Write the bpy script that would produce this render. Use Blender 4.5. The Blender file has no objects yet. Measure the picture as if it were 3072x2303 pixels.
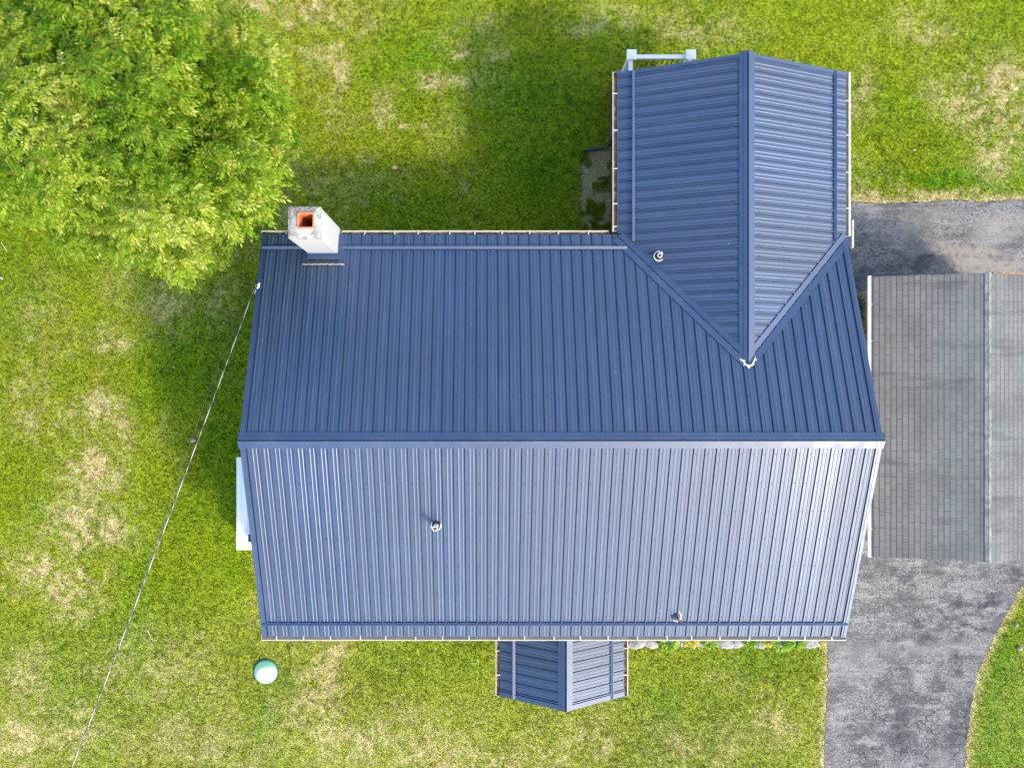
import bpy, bmesh, math, random
import numpy as np
from mathutils import Vector, Matrix
R = math.radians
random.seed(7); rng = np.random.default_rng(7)
sc = bpy.context.scene

# ---------------------------------------------------------------- camera (drone looking straight down)
CAMZ = 19.5; FPX = 2150.0; NX, NY = 1454.0, 1160.0      # focal length and nadir point in the 3072 x 2303 frame
cd = bpy.data.cameras.new('camera'); cam = bpy.data.objects.new('camera', cd)
sc.collection.objects.link(cam); sc.camera = cam
cam.location = (0, 0, CAMZ); cam.rotation_euler = (0, 0, 0)
cd.sensor_width = 36; cd.lens = FPX/3072*36
cd.shift_x = (1536-NX)/3072; cd.shift_y = (NY-1151.5)/3072
cd.clip_start = .1; cd.clip_end = 1500
def S(z): return FPX/(CAMZ-z)
def W(px, py, z=0.0): return ((px-NX)/S(z), (NY-py)/S(z))

# ---------------------------------------------------------------- light
SUN = Vector((.92, -.77, 1.02)).normalized()
EL = math.asin(SUN.z); AZ = math.atan2(SUN.x, SUN.y)
w = bpy.data.worlds.new('World'); sc.world = w; w.use_nodes = True
nt = w.node_tree; nt.nodes.clear()
sky = nt.nodes.new('ShaderNodeTexSky'); sky.sky_type = 'NISHITA'; sky.sun_disc = False
sky.sun_elevation = EL; sky.sun_rotation = AZ
sky.air_density = 1.0; sky.dust_density = 1.6; sky.ozone_density = .8
bg = nt.nodes.new('ShaderNodeBackground'); bg.inputs['Strength'].default_value = .15
out = nt.nodes.new('ShaderNodeOutputWorld')
nt.links.new(sky.outputs[0], bg.inputs[0]); nt.links.new(bg.outputs[0], out.inputs[0])
ld = bpy.data.lights.new('sun', 'SUN'); ld.energy = 1.2; ld.angle = R(5); ld.color = (1, .88, .68)
lo = bpy.data.objects.new('sun', ld); sc.collection.objects.link(lo)
lo.rotation_euler = SUN.to_track_quat('Z', 'Y').to_euler(); lo.location = (20, -20, 40)
sc.view_settings.view_transform = 'Standard'; sc.view_settings.look = 'None'
sc.view_settings.exposure = 1.80; sc.view_settings.gamma = 1.0

# ---------------------------------------------------------------- helpers
col = sc.collection
class MB:
    def __init__(s): s.v = []; s.f = []; s.m = []
    def add(s, vs, fs, mi=0):
        o = len(s.v); s.v += [tuple(p) for p in vs]; s.f += [tuple(i+o for i in f) for f in fs]; s.m += [mi]*len(fs)
        return s
    def box(s, x0, x1, y0, y1, z0, z1, mi=0):
        return s.add([(x0,y0,z0),(x1,y0,z0),(x1,y1,z0),(x0,y1,z0),(x0,y0,z1),(x1,y0,z1),(x1,y1,z1),(x0,y1,z1)],
              [(0,3,2,1),(4,5,6,7),(0,1,5,4),(1,2,6,5),(2,3,7,6),(3,0,4,7)], mi)
    def prism(s, poly, z0, z1, mi=0):
        n = len(poly); vs = [(p[0],p[1],z0) for p in poly]+[(p[0],p[1],z1) for p in poly]
        return s.add(vs, [tuple(range(n-1,-1,-1)), tuple(range(n,2*n))]+[(i,(i+1)%n,(i+1)%n+n,i+n) for i in range(n)], mi)
    def slab(s, pts, t, mi=0):                                 # polygon in space given a vertical thickness
        n = len(pts); vs = [tuple(p) for p in pts]+[(p[0],p[1],p[2]-t) for p in pts]
        return s.add(vs, [tuple(range(n)), tuple(range(2*n-1,n-1,-1))]+[(i+n,(i+1)%n+n,(i+1)%n,i) for i in range(n)], mi)
    def extr(s, prof, P, L, mi=0, closed=True):                # profile points -> P(a, b, t) for t in L
        n = len(prof); vs = [P(a, b, t) for t in L for a, b in prof]; fs = []
        for k in range(len(L)-1):
            for i in range(n if closed else n-1):
                j = (i+1) % n; fs.append((k*n+i, k*n+j, (k+1)*n+j, (k+1)*n+i))
        if closed: fs += [tuple(range(n-1,-1,-1)), tuple(range((len(L)-1)*n, len(L)*n))]
        return s.add(vs, fs, mi)
    def tube(s, pts, rad, n=10, mi=0, cap=True):
        pts = [Vector(p) for p in pts]
        if not hasattr(rad, '__len__'): rad = [rad]*len(pts)
        vs = []; fs = []; up = Vector((0,0,1)); prev = None
        for i, p in enumerate(pts):
            d = (pts[min(i+1, len(pts)-1)]-pts[max(i-1, 0)]).normalized()
            a = prev if prev is not None else (up if abs(d.z) < .9 else Vector((1,0,0)))
            a = (a-d*a.dot(d)).normalized(); prev = a; b = d.cross(a)
            for k in range(n):
                t = 2*math.pi*k/n; vs.append(p+(a*math.cos(t)+b*math.sin(t))*rad[i])
        for i in range(len(pts)-1):
            for k in range(n): fs.append((i*n+k, i*n+(k+1) % n, (i+1)*n+(k+1) % n, (i+1)*n+k))
        if cap: fs += [tuple(range(n-1,-1,-1)), tuple(range((len(pts)-1)*n, len(pts)*n))]
        return s.add(vs, fs, mi)
    def lathe(s, prof, c, n=24, mi=0):
        vs = []; fs = []
        for r, z in prof:
            for k in range(n):
                t = 2*math.pi*k/n; vs.append((c[0]+r*math.cos(t), c[1]+r*math.sin(t), c[2]+z))
        for i in range(len(prof)-1):
            for k in range(n): fs.append((i*n+k, i*n+(k+1) % n, (i+1)*n+(k+1) % n, (i+1)*n+k))
        return s.add(vs, fs, mi)
    def build(s, name, mats, parent=None, smooth=False, label=None):
        me = bpy.data.meshes.new(name); me.from_pydata(s.v, [], s.f)
        for m in (mats if isinstance(mats, (list, tuple)) else [mats]): me.materials.append(m)
        if any(s.m): me.polygons.foreach_set('material_index', s.m)
        if smooth: me.polygons.foreach_set('use_smooth', [True]*len(s.f))
        me.update(); bm = bmesh.new(); bm.from_mesh(me)
        if len(s.f) < 60000: bmesh.ops.recalc_face_normals(bm, faces=bm.faces)
        bm.to_mesh(me); bm.free()
        o = bpy.data.objects.new(name, me); col.objects.link(o)
        if parent:
            o.parent = parent; o.matrix_parent_inverse = Matrix.Translation(-thing_loc(parent))
        if label: o['label'] = label
        return o
def thing_loc(p): return p.location if p.parent is None else Vector((0,0,0))
def bevel(o, wd=.01, seg=2):
    m = o.modifiers.new('bevel', 'BEVEL'); m.width = wd; m.segments = seg; m.limit_method = 'ANGLE'; return o
def tag(o, label, cat, group=None):
    o['label'] = label; o['category'] = cat
    if group: o['group'] = group
    return o
def empty(name, loc, label, cat, group=None):
    o = bpy.data.objects.new(name, None); col.objects.link(o); o.location = loc; o.empty_display_size = .2
    return tag(o, label, cat, group)
def struct(o, kind='structure'): o['kind'] = kind; return o

# ---------------------------------------------------------------- materials
class MT:
    def __init__(s, name):
        s.m = bpy.data.materials.new(name); s.m.use_nodes = True; s.t = s.m.node_tree
        s.b = s.t.nodes['Principled BSDF']; s.out = s.t.nodes['Material Output']
        s.co = s.t.nodes.new('ShaderNodeTexCoord').outputs['Object']
    def n(s, ty, **kw):
        x = s.t.nodes.new(ty)
        for k, v in kw.items(): setattr(x, k, v)
        return x
    def l(s, a, b): s.t.links.new(a, b)
    def mapv(s, scale, rot=(0,0,0)):
        x = s.n('ShaderNodeMapping'); x.inputs['Scale'].default_value = scale; x.inputs['Rotation'].default_value = rot
        s.l(s.co, x.inputs[0]); return x.outputs[0]
    def noise(s, scale, detail=3, rough=.55, vec=None, dist=0):
        x = s.n('ShaderNodeTexNoise'); x.inputs['Scale'].default_value = scale; x.inputs['Detail'].default_value = detail
        x.inputs['Roughness'].default_value = rough; x.inputs['Distortion'].default_value = dist
        s.l(vec or s.co, x.inputs['Vector']); return x.outputs[0]
    def ramp(s, fac, stops, interp='LINEAR'):
        x = s.n('ShaderNodeValToRGB'); x.color_ramp.interpolation = interp; e = x.color_ramp.elements
        while len(e) < len(stops): e.new(.5)
        for i, (p, c) in enumerate(stops):
            e[i].position = p; e[i].color = (c if hasattr(c, '__len__') else (c,c,c))[:3]+(1,) if hasattr(c, '__len__') else (c,c,c,1)
        s.l(fac, x.inputs[0]); return x.outputs[0]
    def mix(s, f, a, b, mode='MIX'):
        x = s.n('ShaderNodeMix', data_type='RGBA', blend_type=mode)
        for sock, v in ((x.inputs[0], f), (x.inputs[6], a), (x.inputs[7], b)):
            if isinstance(v, bpy.types.NodeSocket): s.l(v, sock)
            elif hasattr(v, '__len__'): sock.default_value = tuple(v[:3])+(1,)
            else: sock.default_value = v
        return x.outputs[2]
    def math(s, op, a, b=0., c=None, clamp=False):
        x = s.n('ShaderNodeMath', operation=op, use_clamp=clamp)
        for i, v in enumerate((a, b) if c is None else (a, b, c)):
            if isinstance(v, bpy.types.NodeSocket): s.l(v, x.inputs[i])
            else: x.inputs[i].default_value = v
        return x.outputs[0]
    def rng(s, v, a, b, c=0., d=1., smooth=True):
        x = s.n('ShaderNodeMapRange'); x.interpolation_type = 'SMOOTHSTEP' if smooth else 'LINEAR'
        s.l(v, x.inputs[0])
        for i, q in enumerate((a, b, c, d)): x.inputs[i+1].default_value = q
        return x.outputs[0]
    def attr(s, name): return s.n('ShaderNodeAttribute', attribute_name=name).outputs['Fac']
    def bump(s, h, strength=.3, dist=.02):
        x = s.n('ShaderNodeBump'); x.inputs['Strength'].default_value = strength; x.inputs['Distance'].default_value = dist
        s.l(h, x.inputs['Height']); s.l(x.outputs[0], s.b.inputs['Normal']); return x
    def col(s, v):
        if isinstance(v, bpy.types.NodeSocket): s.l(v, s.b.inputs['Base Color'])
        else: s.b.inputs['Base Color'].default_value = tuple(v[:3])+(1,)
        return s
    def set(s, **kw):
        for k, v in kw.items():
            sock = s.b.inputs[k.replace('_', ' ')]
            if isinstance(v, bpy.types.NodeSocket): s.l(v, sock)
            else: sock.default_value = v
        return s
def simple(name, c, rough=.6, var=.12, scale=6, bump=0, **kw):
    m = MT(name); a = tuple(x*(1-var) for x in c); b = tuple(min(1, x*(1+var)) for x in c)
    nz = m.noise(scale, 4, .6); m.col(m.mix(m.rng(nz, .35, .65), a, b)).set(Roughness=rough, **kw)
    if bump: m.bump(m.noise(scale*8, 3), bump, .01)
    return m.m

def metal_mat(name, c, rough=.36, spec=.5, axis=None, first=0.):
    m = MT(name)
    big = m.noise(.55, 3, .5); mid = m.noise(3.5, 4, .6); fine = m.noise(40, 3, .6)
    base = m.mix(m.rng(big, .35, .65), tuple(x*.93 for x in c), tuple(x*1.08 for x in c))
    base = m.mix(m.math('MULTIPLY', m.rng(mid, .5, .75), .04), base, (.3,.3,.34))       # chalky dust film
    rv = mid
    if axis is not None:
        sx = m.n('ShaderNodeSeparateXYZ'); m.l(m.co, sx.inputs[0])
        cell = m.math('FLOOR', m.math('DIVIDE', m.math('SUBTRACT', sx.outputs[axis], first), .9144))
        wn = m.n('ShaderNodeTexWhiteNoise', noise_dimensions='1D'); m.l(cell, wn.inputs['W'])
        base = m.mix(m.rng(wn.outputs['Value'], 0, 1, 0, .35, False), base, tuple(x*.72 for x in c))
        st = m.noise(1.0, 5, .7, vec=m.mapv((9,.55,.55) if axis == 0 else (.55,9,.55)))
        base = m.mix(m.rng(st, .48, .74, 0, .30), base, (.06,.10,.17)); base = m.mix(m.rng(st, .5, .28, 0, .35), base, tuple(x*.6 for x in c)); rv = m.math('ADD', m.math('MULTIPLY', st, .6), m.math('MULTIPLY', wn.outputs['Value'], .4))
    spk = m.n('ShaderNodeTexVoronoi'); spk.inputs['Scale'].default_value = 3.1; m.l(m.co, spk.inputs['Vector'])
    base = m.mix(m.math('MULTIPLY', m.rng(spk.outputs['Distance'], .035, .02), .55), base, (.5,.5,.5))
    m.col(base).set(Roughness=m.rng(rv, .3, .7, rough-.05, rough+.1), Metallic=.1)
    m.b.inputs['Specular IOR Level'].default_value = spec
    m.b.inputs['Coat Weight'].default_value = .62; m.l(m.rng(rv, .25, .75, .42, .53), m.b.inputs['Coat Roughness']); m.b.inputs['Coat IOR'].default_value = 1.85
    m.bump(m.math('ADD', m.math('MULTIPLY', m.noise(1.7, 2, .5), 1.0), m.math('MULTIPLY', fine, .02)), .10, .05)
    return m.m
M_ROOF = metal_mat('blue_metal_roofing', (.012, .040, .102), .46, axis=0, first=-4.725)
M_ROOFY = metal_mat('blue_metal_roofing_wing', (.012, .040, .102), .46, axis=1, first=.62)
M_TRIM = metal_mat('blue_metal_trim', (.012, .038, .100), .44)
M_GUT = simple('cream_gutter', (.45,.42,.33), .4, .1, 5)
M_WHITE = simple('white_vinyl', (.84,.84,.82), .35, .03, 3)
M_HANG = simple('pale_hanger', (.50,.48,.41), .4, .05, 8)
M_SOFFIT = simple('white_soffit', (.6,.6,.58), .5, .05, 3)
M_SEAL = simple('white_sealant', (.85,.84,.8), .5, .06, 20, .4)
M_GREYW = simple('grey_wire', (.07,.07,.07), .7, .2, 9)
M_DARK = simple('black_rubber', (.02,.02,.025), .5, .2, 20)
M_FOAM = simple('tan_foam_closure', (.42,.36,.25), .9, .35, 25, .5)
def siding(name, c, pitch=.11):
    m = MT(name); sx = m.n('ShaderNodeSeparateXYZ'); m.l(m.co, sx.inputs[0])
    f = m.math('FRACT', m.math('DIVIDE', sx.outputs[2], pitch))
    nz = m.noise(3, 4, .6); m.col(m.mix(m.rng(nz, .3, .7), tuple(x*.88 for x in c), tuple(x*1.08 for x in c))).set(Roughness=.55)
    m.bump(m.math('SUBTRACT', 1., f), .9, .012); return m.m
M_SIDE = siding('cream_siding', (.5,.48,.42)); M_SIDE2 = siding('brown_siding', (.10,.055,.045), .14)
M_SIDE3 = siding('grey_siding', (.22,.22,.22), .12)
# gutter debris
m = MT('rotting_leaf_debris'); n1 = m.noise(9, 5, .7)
m.col(m.ramp(n1, [(.3,(.04,.03,.02)),(.5,(.12,.08,.05)),(.62,(.26,.18,.11)),(.8,(.4,.33,.25))])).set(Roughness=.95); m.bump(m.noise(60,3), .8, .02); M_DEBRIS = m.m
# chimney stucco / mortar
m = MT('white_painted_masonry'); n1 = m.noise(7, 5, .65); n2 = m.noise(30, 4, .6)
m.col(m.mix(m.rng(n1, .55, .75), (.42,.415,.41), (.35,.345,.34))).set(Roughness=.85); m.bump(n2, .35, .01); M_CHIM = m.m
m = MT('weathered_mortar'); n1 = m.noise(6, 6, .7); n2 = m.noise(26, 4, .65)
c1 = m.ramp(n1, [(.34,(.17,.17,.16)),(.46,(.30,.29,.27)),(.56,(.42,.41,.39)),(.7,(.52,.51,.49))])
vo = m.n('ShaderNodeTexVoronoi', feature='DISTANCE_TO_EDGE'); vo.inputs['Scale'].default_value = 5
m.l(m.mix(.12, m.co, m.n('ShaderNodeTexNoise').outputs['Color']), vo.inputs['Vector'])
c1 = m.mix(m.math('MULTIPLY', m.rng(vo.outputs[0], .014, .0), .8), c1, (.08,.08,.08))
m.col(c1).set(Roughness=.95); m.bump(n2, .7, .015); M_MORTAR = m.m
M_FLUE = simple('terracotta_flue', (.62,.20,.07), .8, .2, 8, .3)
M_SOOT = simple('sooty_bottom', (.01,.008,.007), .95, .3, 8)
# shingles
def shingle_mat():
    m = MT('grey_asphalt_shingles'); br = m.n('ShaderNodeTexBrick')
    mp = m.mapv((1,1,1), (0,0,R(90))); m.l(mp, br.inputs['Vector'])
    br.offset = .5; br.inputs['Scale'].default_value = 1; br.inputs['Brick Width'].default_value = .305
    br.inputs['Row Height'].default_value = .122; br.inputs['Mortar Size'].default_value = .0065
    br.inputs['Mortar Smooth'].default_value = .25; br.inputs['Bias'].default_value = 0
    br.inputs['Color1'].default_value = (.135,.131,.123,1); br.inputs['Color2'].default_value = (.165,.160,.15,1)
    br.inputs['Mortar'].default_value = (.055,.055,.053,1)
    big = m.noise(1.1, 4, .6); gr = m.noise(120, 2, .6)
    s0 = m.n('ShaderNodeSeparateXYZ'); m.l(m.co, s0.inputs[0]); row = m.rng(m.math('ABSOLUTE', m.math('SUBTRACT', m.math('FRACT', m.math('DIVIDE', s0.outputs[0], .122)), .5)), .40, .47)
    c = m.mix(m.rng(big, .38, .72, 0, .5), br.outputs['Color'], (.065,.065,.063))
    c = m.mix(m.math('MULTIPLY', row, .95), c, (.012,.012,.012))
    sy = m.noise(.8, 3, .6, vec=m.mapv((3.5,.35,1))); c = m.mix(m.rng(sy, .5, .75, 0, .35), c, (.21,.208,.2))
    al = m.noise(1.3, 4, .6, vec=m.mapv((1.2,.5,1))); sx = m.n('ShaderNodeSeparateXYZ'); m.l(m.co, sx.inputs[0])
    so = m.noise(1.0, 5, .65, vec=m.mapv((.45,2.6,1))); c = m.mix(m.rng(so, .50, .68, 0, .6), c, (.045,.045,.043))
    near = m.rng(sx.outputs[0], 10.1, 11.5); c = m.mix(m.math('MULTIPLY', m.math('MULTIPLY', m.rng(al, .45, .62), near), .3), c, (.10,.15,.13))
    c = m.mix(m.rng(gr, .3, .7, 0, .22), c, (.22,.22,.21)); m.col(c).set(Roughness=.92)
    m.bump(m.math('ADD', m.math('MULTIPLY', br.outputs['Fac'], -1), m.math('MULTIPLY', gr, .35)), .6, .008); return m.m
M_SHING = shingle_mat()
M_RIDGESH = simple('pale_worn_ridge_shingles', (.20,.20,.193), .9, .3, 5, .5)
M_RUST = simple('rusty_drip_edge', (.26,.12,.06), .8, .5, 9)

# ---------------------------------------------------------------- lawn map (dry and lush patches, 2212 x 1658 frame coordinates)
DRY = [(180,1140,90,55,.9),(195,1020,60,50,.8),(110,1230,70,50,.6),(160,1290,60,40,.6),(240,745,40,28,.8),(215,880,45,45,.9),(255,925,28,45,.6),
 (100,1580,110,60,.6),(60,1470,80,70,.35),(700,1480,60,70,.75),(660,1540,60,60,.4),(735,150,28,32,.9),(715,108,60,14,.6),(610,18,120,28,.8),(740,40,80,30,.45),
 (1055,115,30,14,.8),(990,105,30,14,.6),(1020,60,60,40,.35),(1010,178,60,22,.5),(945,175,50,16,.6),(822,240,26,34,.7),(870,262,14,8,.8),(915,268,22,10,.6),
 (2160,220,70,80,.95),(2080,215,70,50,.5),(2150,330,60,60,.5),(1990,60,80,40,.25),(1860,210,30,60,.4),(1500,60,120,40,.3),(1330,40,130,30,.3),
 (820,1600,170,60,.35),(1000,1650,150,30,.5),(420,1600,200,60,.3),(1500,1600,140,50,.25),(480,660,40,60,.3),(370,650,60,60,.35),(260,600,40,40,.3),(640,450,60,40,.1),
 (60,870,60,90,.35),(90,700,60,90,.25),(1240,1590,60,40,.4),(1180,1640,60,30,.3),(1660,1570,60,60,.3),(340,1450,150,80,.25),(1850,435,40,12,.7),(2000,428,180,7,.7)]
LUSH = [(1130,200,150,70,.9),(1160,330,120,120,.7),(950,160,110,70,.4),(520,1050,55,170,.7),(440,780,130,140,.7),(330,860,60,60,.5),(2000,395,170,28,.8),(1890,400,50,30,.6),
 (620,1500,60,50,.6),(2150,1450,90,240,.9),(2160,60,70,80,.3),(470,960,60,130,.7),(330,1400,60,50,.4),(1640,1430,150,40,.6),(1480,1520,120,70,.45),(300,1270,50,130,.4),
 (200,1195,30,18,.6),(180,1275,25,16,.6),(1180,130,100,60,.3),(880,430,250,60,.5),(580,470,40,40,.6),(560,1180,50,60,.5),(380,1340,60,50,.3),(860,1420,80,40,.4),(1050,420,160,60,.4)]
def vnoise(x, y, sc_, seed=0):
    x = x*sc_+seed*17.3; y = y*sc_-seed*9.1
    xi = np.floor(x).astype(np.int64); yi = np.floor(y).astype(np.int64); fx = x-xi; fy = y-yi
    fx = fx*fx*(3-2*fx); fy = fy*fy*(3-2*fy)
    def h(a, b):
        n = (a*374761393+b*668265263+seed*1442695) & 0xffffffff
        n = ((n ^ (n >> 13))*1274126177) & 0xffffffff
        return ((n ^ (n >> 16)) & 0xffff)/65535.
    return (h(xi,yi)*(1-fx)+h(xi+1,yi)*fx)*(1-fy)+(h(xi,yi+1)*(1-fx)+h(xi+1,yi+1)*fx)*fy
def fbm(x, y, s, seed=0, o=4): return sum(vnoise(x, y, s*2**i, seed+i)*.5**i for i in range(o))/sum(.5**i for i in range(o))
def lawn_fields(x, y):
    px = (x*S(0)+NX)*2212/3072; py = (NY-y*S(0))*2212/3072
    wob = (fbm(x,y,1.1,3)-.5)*70; wob2 = (fbm(x,y,1.1,9)-.5)*70
    dry = np.zeros_like(x); lush = np.zeros_like(x)
    for cx, cy, rx, ry, a in DRY: dry = np.maximum(dry, a*np.exp(-(((px+wob-cx)/rx)**2+((py+wob2-cy)/ry)**2)))
    for cx, cy, rx, ry, a in LUSH: lush = np.maximum(lush, a*np.exp(-(((px+wob-cx)/rx)**2+((py+wob2-cy)/ry)**2)))
    n = fbm(x,y,.55,21); n2 = fbm(x,y,2.2,31)
    n3 = fbm(x,y,7.5,41); rag = np.clip((n3*.75+n2*.5-.50)*4.2, 0, 1.35)
    dry = np.clip(dry*(.2+1.5*rag)+np.clip((n-.55)*1.5,0,.28)*rag+np.clip((-y-5)*.03,0,.14),0,1)
    lush = np.clip(lush*(.6+.8*n2)+np.clip((.46-n)*1.8,0,.4),0,1)
    return dry, lush
def inpoly(x, y, poly):
    ins = np.zeros(x.shape, bool); n = len(poly)
    for i in range(n):
        x0, y0 = poly[i]; x1, y1 = poly[(i+1) % n]
        if y0 == y1: continue
        c = ((y0 > y) != (y1 > y)) & (x < (x1-x0)*(y-y0)/(y1-y0)+x0); ins ^= c
    return ins
def polydist(x, y, poly, closed=True):
    d = np.full(x.shape, 1e9); n = len(poly)
    for i in range(n if closed else n-1):
        ax, ay = poly[i]; bx, by = poly[(i+1) % n]; ex, ey = bx-ax, by-ay
        t = np.clip(((x-ax)*ex+(y-ay)*ey)/(ex*ex+ey*ey+1e-12), 0, 1)
        d = np.minimum(d, np.hypot(x-ax-t*ex, y-ay-t*ey))
    return d
K = 3072/2212
drive_px = [(1788,1370),(1789,1450),(1786,1540),(1781,1600),(1780,1660),(1779,1800),(1776,2300),(2078,2300),(2080,1800),(2085,1658),(2088,1610),(2097,1540),(2104,1490),(2112,1455),(2128,1415),
 (2148,1375),(2170,1335),(2190,1300),(2212,1258),(2250,1190),(2330,1100),(2480,1000),(2700,930),(3300,900),(3300,380),(2700,415),(2400,428),(2212,431),(2130,436),(2060,433),(1985,437),(1900,440),(1840,437),(1700,440),(1650,600),(1650,1370)]
drive = [W(a*K, b*K, 0) for a, b in drive_px]
bed_w = [(2.63,3.0),(3.5,3.0),(3.5,6.42),(2.66,6.40)]
bed_s = [(3.7,-4.9),(9.32,-4.9),(9.30,-6.75),(8.95,-7.0),(8.2,-7.12),(7.2,-7.06),(6.0,-7.1),(5.0,-7.05),(3.9,-7.06),(3.72,-6.9)]

def axis(lo_, hi, step, far):
    a = list(np.arange(lo_, hi+1e-6, step)); d = step
    x = hi
    while x < far: d *= 1.5; x += d; a.append(x)
    x = lo_; d = step
    while x > -far: d *= 1.5; x -= d; a.insert(0, x)
    return np.array(a)
gx = axis(-15, 17, .09, 600); gy = axis(-12, 12.5, .09, 600)
X, Y = np.meshgrid(gx, gy); fx, fy = X.ravel(), Y.ravel()
fz = (fbm(fx, fy, .5, 51, 3)-.5)*.05*(np.hypot(fx,fy) < 40)
fz = np.where(inpoly(fx,fy,drive) | (polydist(fx,fy,drive) < .35) | ((fx > -5.2)&(fx < 9.6)&(fy > -7.5)&(fy < 8.6)), 0, fz)-.012
dd, ll = lawn_fields(fx, fy)
ed = polydist(fx, fy, drive); dd = np.clip(dd+.75*np.exp(-(ed/.16)**2), 0, 1); ll = ll*(1-.8*np.exp(-(ed/.2)**2))
nx_, ny_ = len(gx), len(gy)
me = bpy.data.meshes.new('lawn'); idx = np.arange(nx_*ny_).reshape(ny_, nx_)
quads = np.stack([idx[:-1,:-1], idx[:-1,1:], idx[1:,1:], idx[1:,:-1]], -1).reshape(-1,4)
def np_mesh(me, verts, faces):
    k = faces.shape[1]
    me.vertices.add(len(verts)); me.vertices.foreach_set('co', verts.astype(np.float32).ravel())
    me.loops.add(faces.size); me.loops.foreach_set('vertex_index', faces.astype(np.int32).ravel())
    me.polygons.add(len(faces)); me.polygons.foreach_set('loop_start', (np.arange(len(faces))*k).astype(np.int32))
    me.update(calc_edges=True); me.validate()
def put_attr(me, name, vals):
    a = me.attributes.new(name, 'FLOAT', 'POINT'); a.data.foreach_set('value', vals.astype(np.float32))
np_mesh(me, np.stack([fx,fy,fz],-1), quads); put_attr(me, 'dry', dd); put_attr(me, 'lush', ll)
me.polygons.foreach_set('use_smooth', [True]*len(me.polygons))
lawn = bpy.data.objects.new('lawn', me); col.objects.link(lawn); struct(lawn)

def grass_cols(m, dry, lush, var):
    var = m.math('ADD', var, m.rng(m.noise(4.2, 5, .65), .3, .7, -.30, .30, False), clamp=True)
    base = m.mix(var, (.050,.092,.002), (.37,.43,.018))
    lu = m.mix(var, (.018,.070,.002), (.18,.36,.008))
    dr = m.mix(var, (.22,.19,.055), (.74,.63,.31))
    c = m.mix(lush, base, lu); return m.mix(dry, c, dr)
m = MT('lawn_turf'); fine = m.noise(26, 4, .7); vf = m.noise(75, 3, .7); md = m.noise(4.5, 4, .6)
dry = m.math('MULTIPLY', m.attr('dry'), m.rng(md, .25, .6, .35, 1.25), clamp=True)
lush = m.math('MULTIPLY', m.attr('lush'), m.rng(m.noise(3, 4, .6), .3, .65, .5, 1.2), clamp=True)
var = m.rng(m.math('ADD', m.math('MULTIPLY', m.noise(13, 4, .7), .5), m.math('MULTIPLY', fine, .5)), .38, .64)
c = grass_cols(m, dry, lush, var); m.col(m.mix(m.rng(fine, .48, .3, 0, .45), c, (.03,.035,.008))).set(Roughness=.95)
m.b.inputs['Specular IOR Level'].default_value = .1
m.bump(m.math('ADD', m.math('MULTIPLY', fine, .6), m.math('MULTIPLY', vf, .4)), .9, .05); lawn.data.materials.append(m.m)

def blades(name, n, area, keep, h0, h1, wd, seed):
    r = np.random.default_rng(seed)
    x = r.uniform(area[0], area[1], n); y = r.uniform(area[2], area[3], n)
    k = keep(x, y); x, y = x[k], y[k]; n = len(x); d, l = lawn_fields(x, y)
    e = polydist(x, y, drive); d = np.clip(d+.75*np.exp(-(e/.16)**2), 0, 1); l = l*(1-.8*np.exp(-(e/.2)**2))
    cl = fbm(x, y, 6, 77, 3); L = r.uniform(h0, h1, n)*(.6+.9*cl); a = r.uniform(0, 2*np.pi, n); t = r.uniform(.15, 1.25, n)
    dx, dy = np.cos(a), np.sin(a); sx, sy = -dy, dx; wv = wd*r.uniform(.6, 1.3, n)/2
    tip = np.stack([x+dx*np.sin(t)*L, y+dy*np.sin(t)*L, np.cos(t)*L], -1); z0 = np.full(n, -.02)
    A = np.stack([x-sx*wv, y-sy*wv, z0], -1); B = np.stack([x+sx*wv, y+sy*wv, z0], -1)
    me = bpy.data.meshes.new(name); V = np.stack([A, B, tip], 1).reshape(-1,3); np_mesh(me, V, np.arange(3*n).reshape(-1,3))
    put_attr(me, 'dry', np.repeat(d, 3)); put_attr(me, 'lush', np.repeat(l, 3)); put_attr(me, 'rnd', np.repeat(r.uniform(0,1,n), 3))
    o = bpy.data.objects.new(name, me); col.objects.link(o); return o
def keep(x, y):
    j = (fbm(x,y,5,5,2)-.5)*.12
    k = ~inpoly(x+j, y+j, drive) & ~inpoly(x+j, y, bed_s) & ~inpoly(x+j,y,bed_w)
    k &= ~((x > -4.5)&(x < 7.6)&(y > -5.1)&(y < 2.9)); k &= ~((x > 3.4)&(x < 7.6)&(y > 2.5)&(y < 8.1))
    k &= ~((x > 9.5)&(x < 13.8)&(y > -3.9)&(y < 2.5)); k &= ~((x > -6.45)&(x < -4.5)&(y > -4.25)&(y < -1.8))
    k &= np.hypot(x+6.0, y+7.76) > .33; k &= ~((x > .5)&(x < 3.2)&(y > -7.2)&(y < -5))
    return k
g = blades('grass', 620000, (-14.2, 15.6, -11.0, 11.4), keep, .045, .085, .017, 3); struct(g, 'stuff')
m = MT('grass_blades'); rn = m.attr('rnd'); c = grass_cols(m, m.math('MULTIPLY', m.attr('dry'), m.rng(m.noise(4.5,4,.6), .25, .6, .35, 1.25), clamp=True), m.attr('lush'), m.rng(m.math('ADD', m.math('MULTIPLY', rn, .45), m.math('MULTIPLY', m.noise(13, 4, .7), 1.2)), .40, 1.05, -.08, 1.15, False))
m.col(c).set(Roughness=.6); m.b.inputs['Specular IOR Level'].default_value = .1
tr = m.n('ShaderNodeBsdfTranslucent'); m.l(c, tr.inputs[0]); ms = m.n('ShaderNodeMixShader'); ms.inputs[0].default_value = .35
m.l(m.b.outputs[0], ms.inputs[1]); m.l(tr.outputs[0], ms.inputs[2]); m.l(ms.outputs[0], m.out.inputs[0]); g.data.materials.append(m.m)

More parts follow.
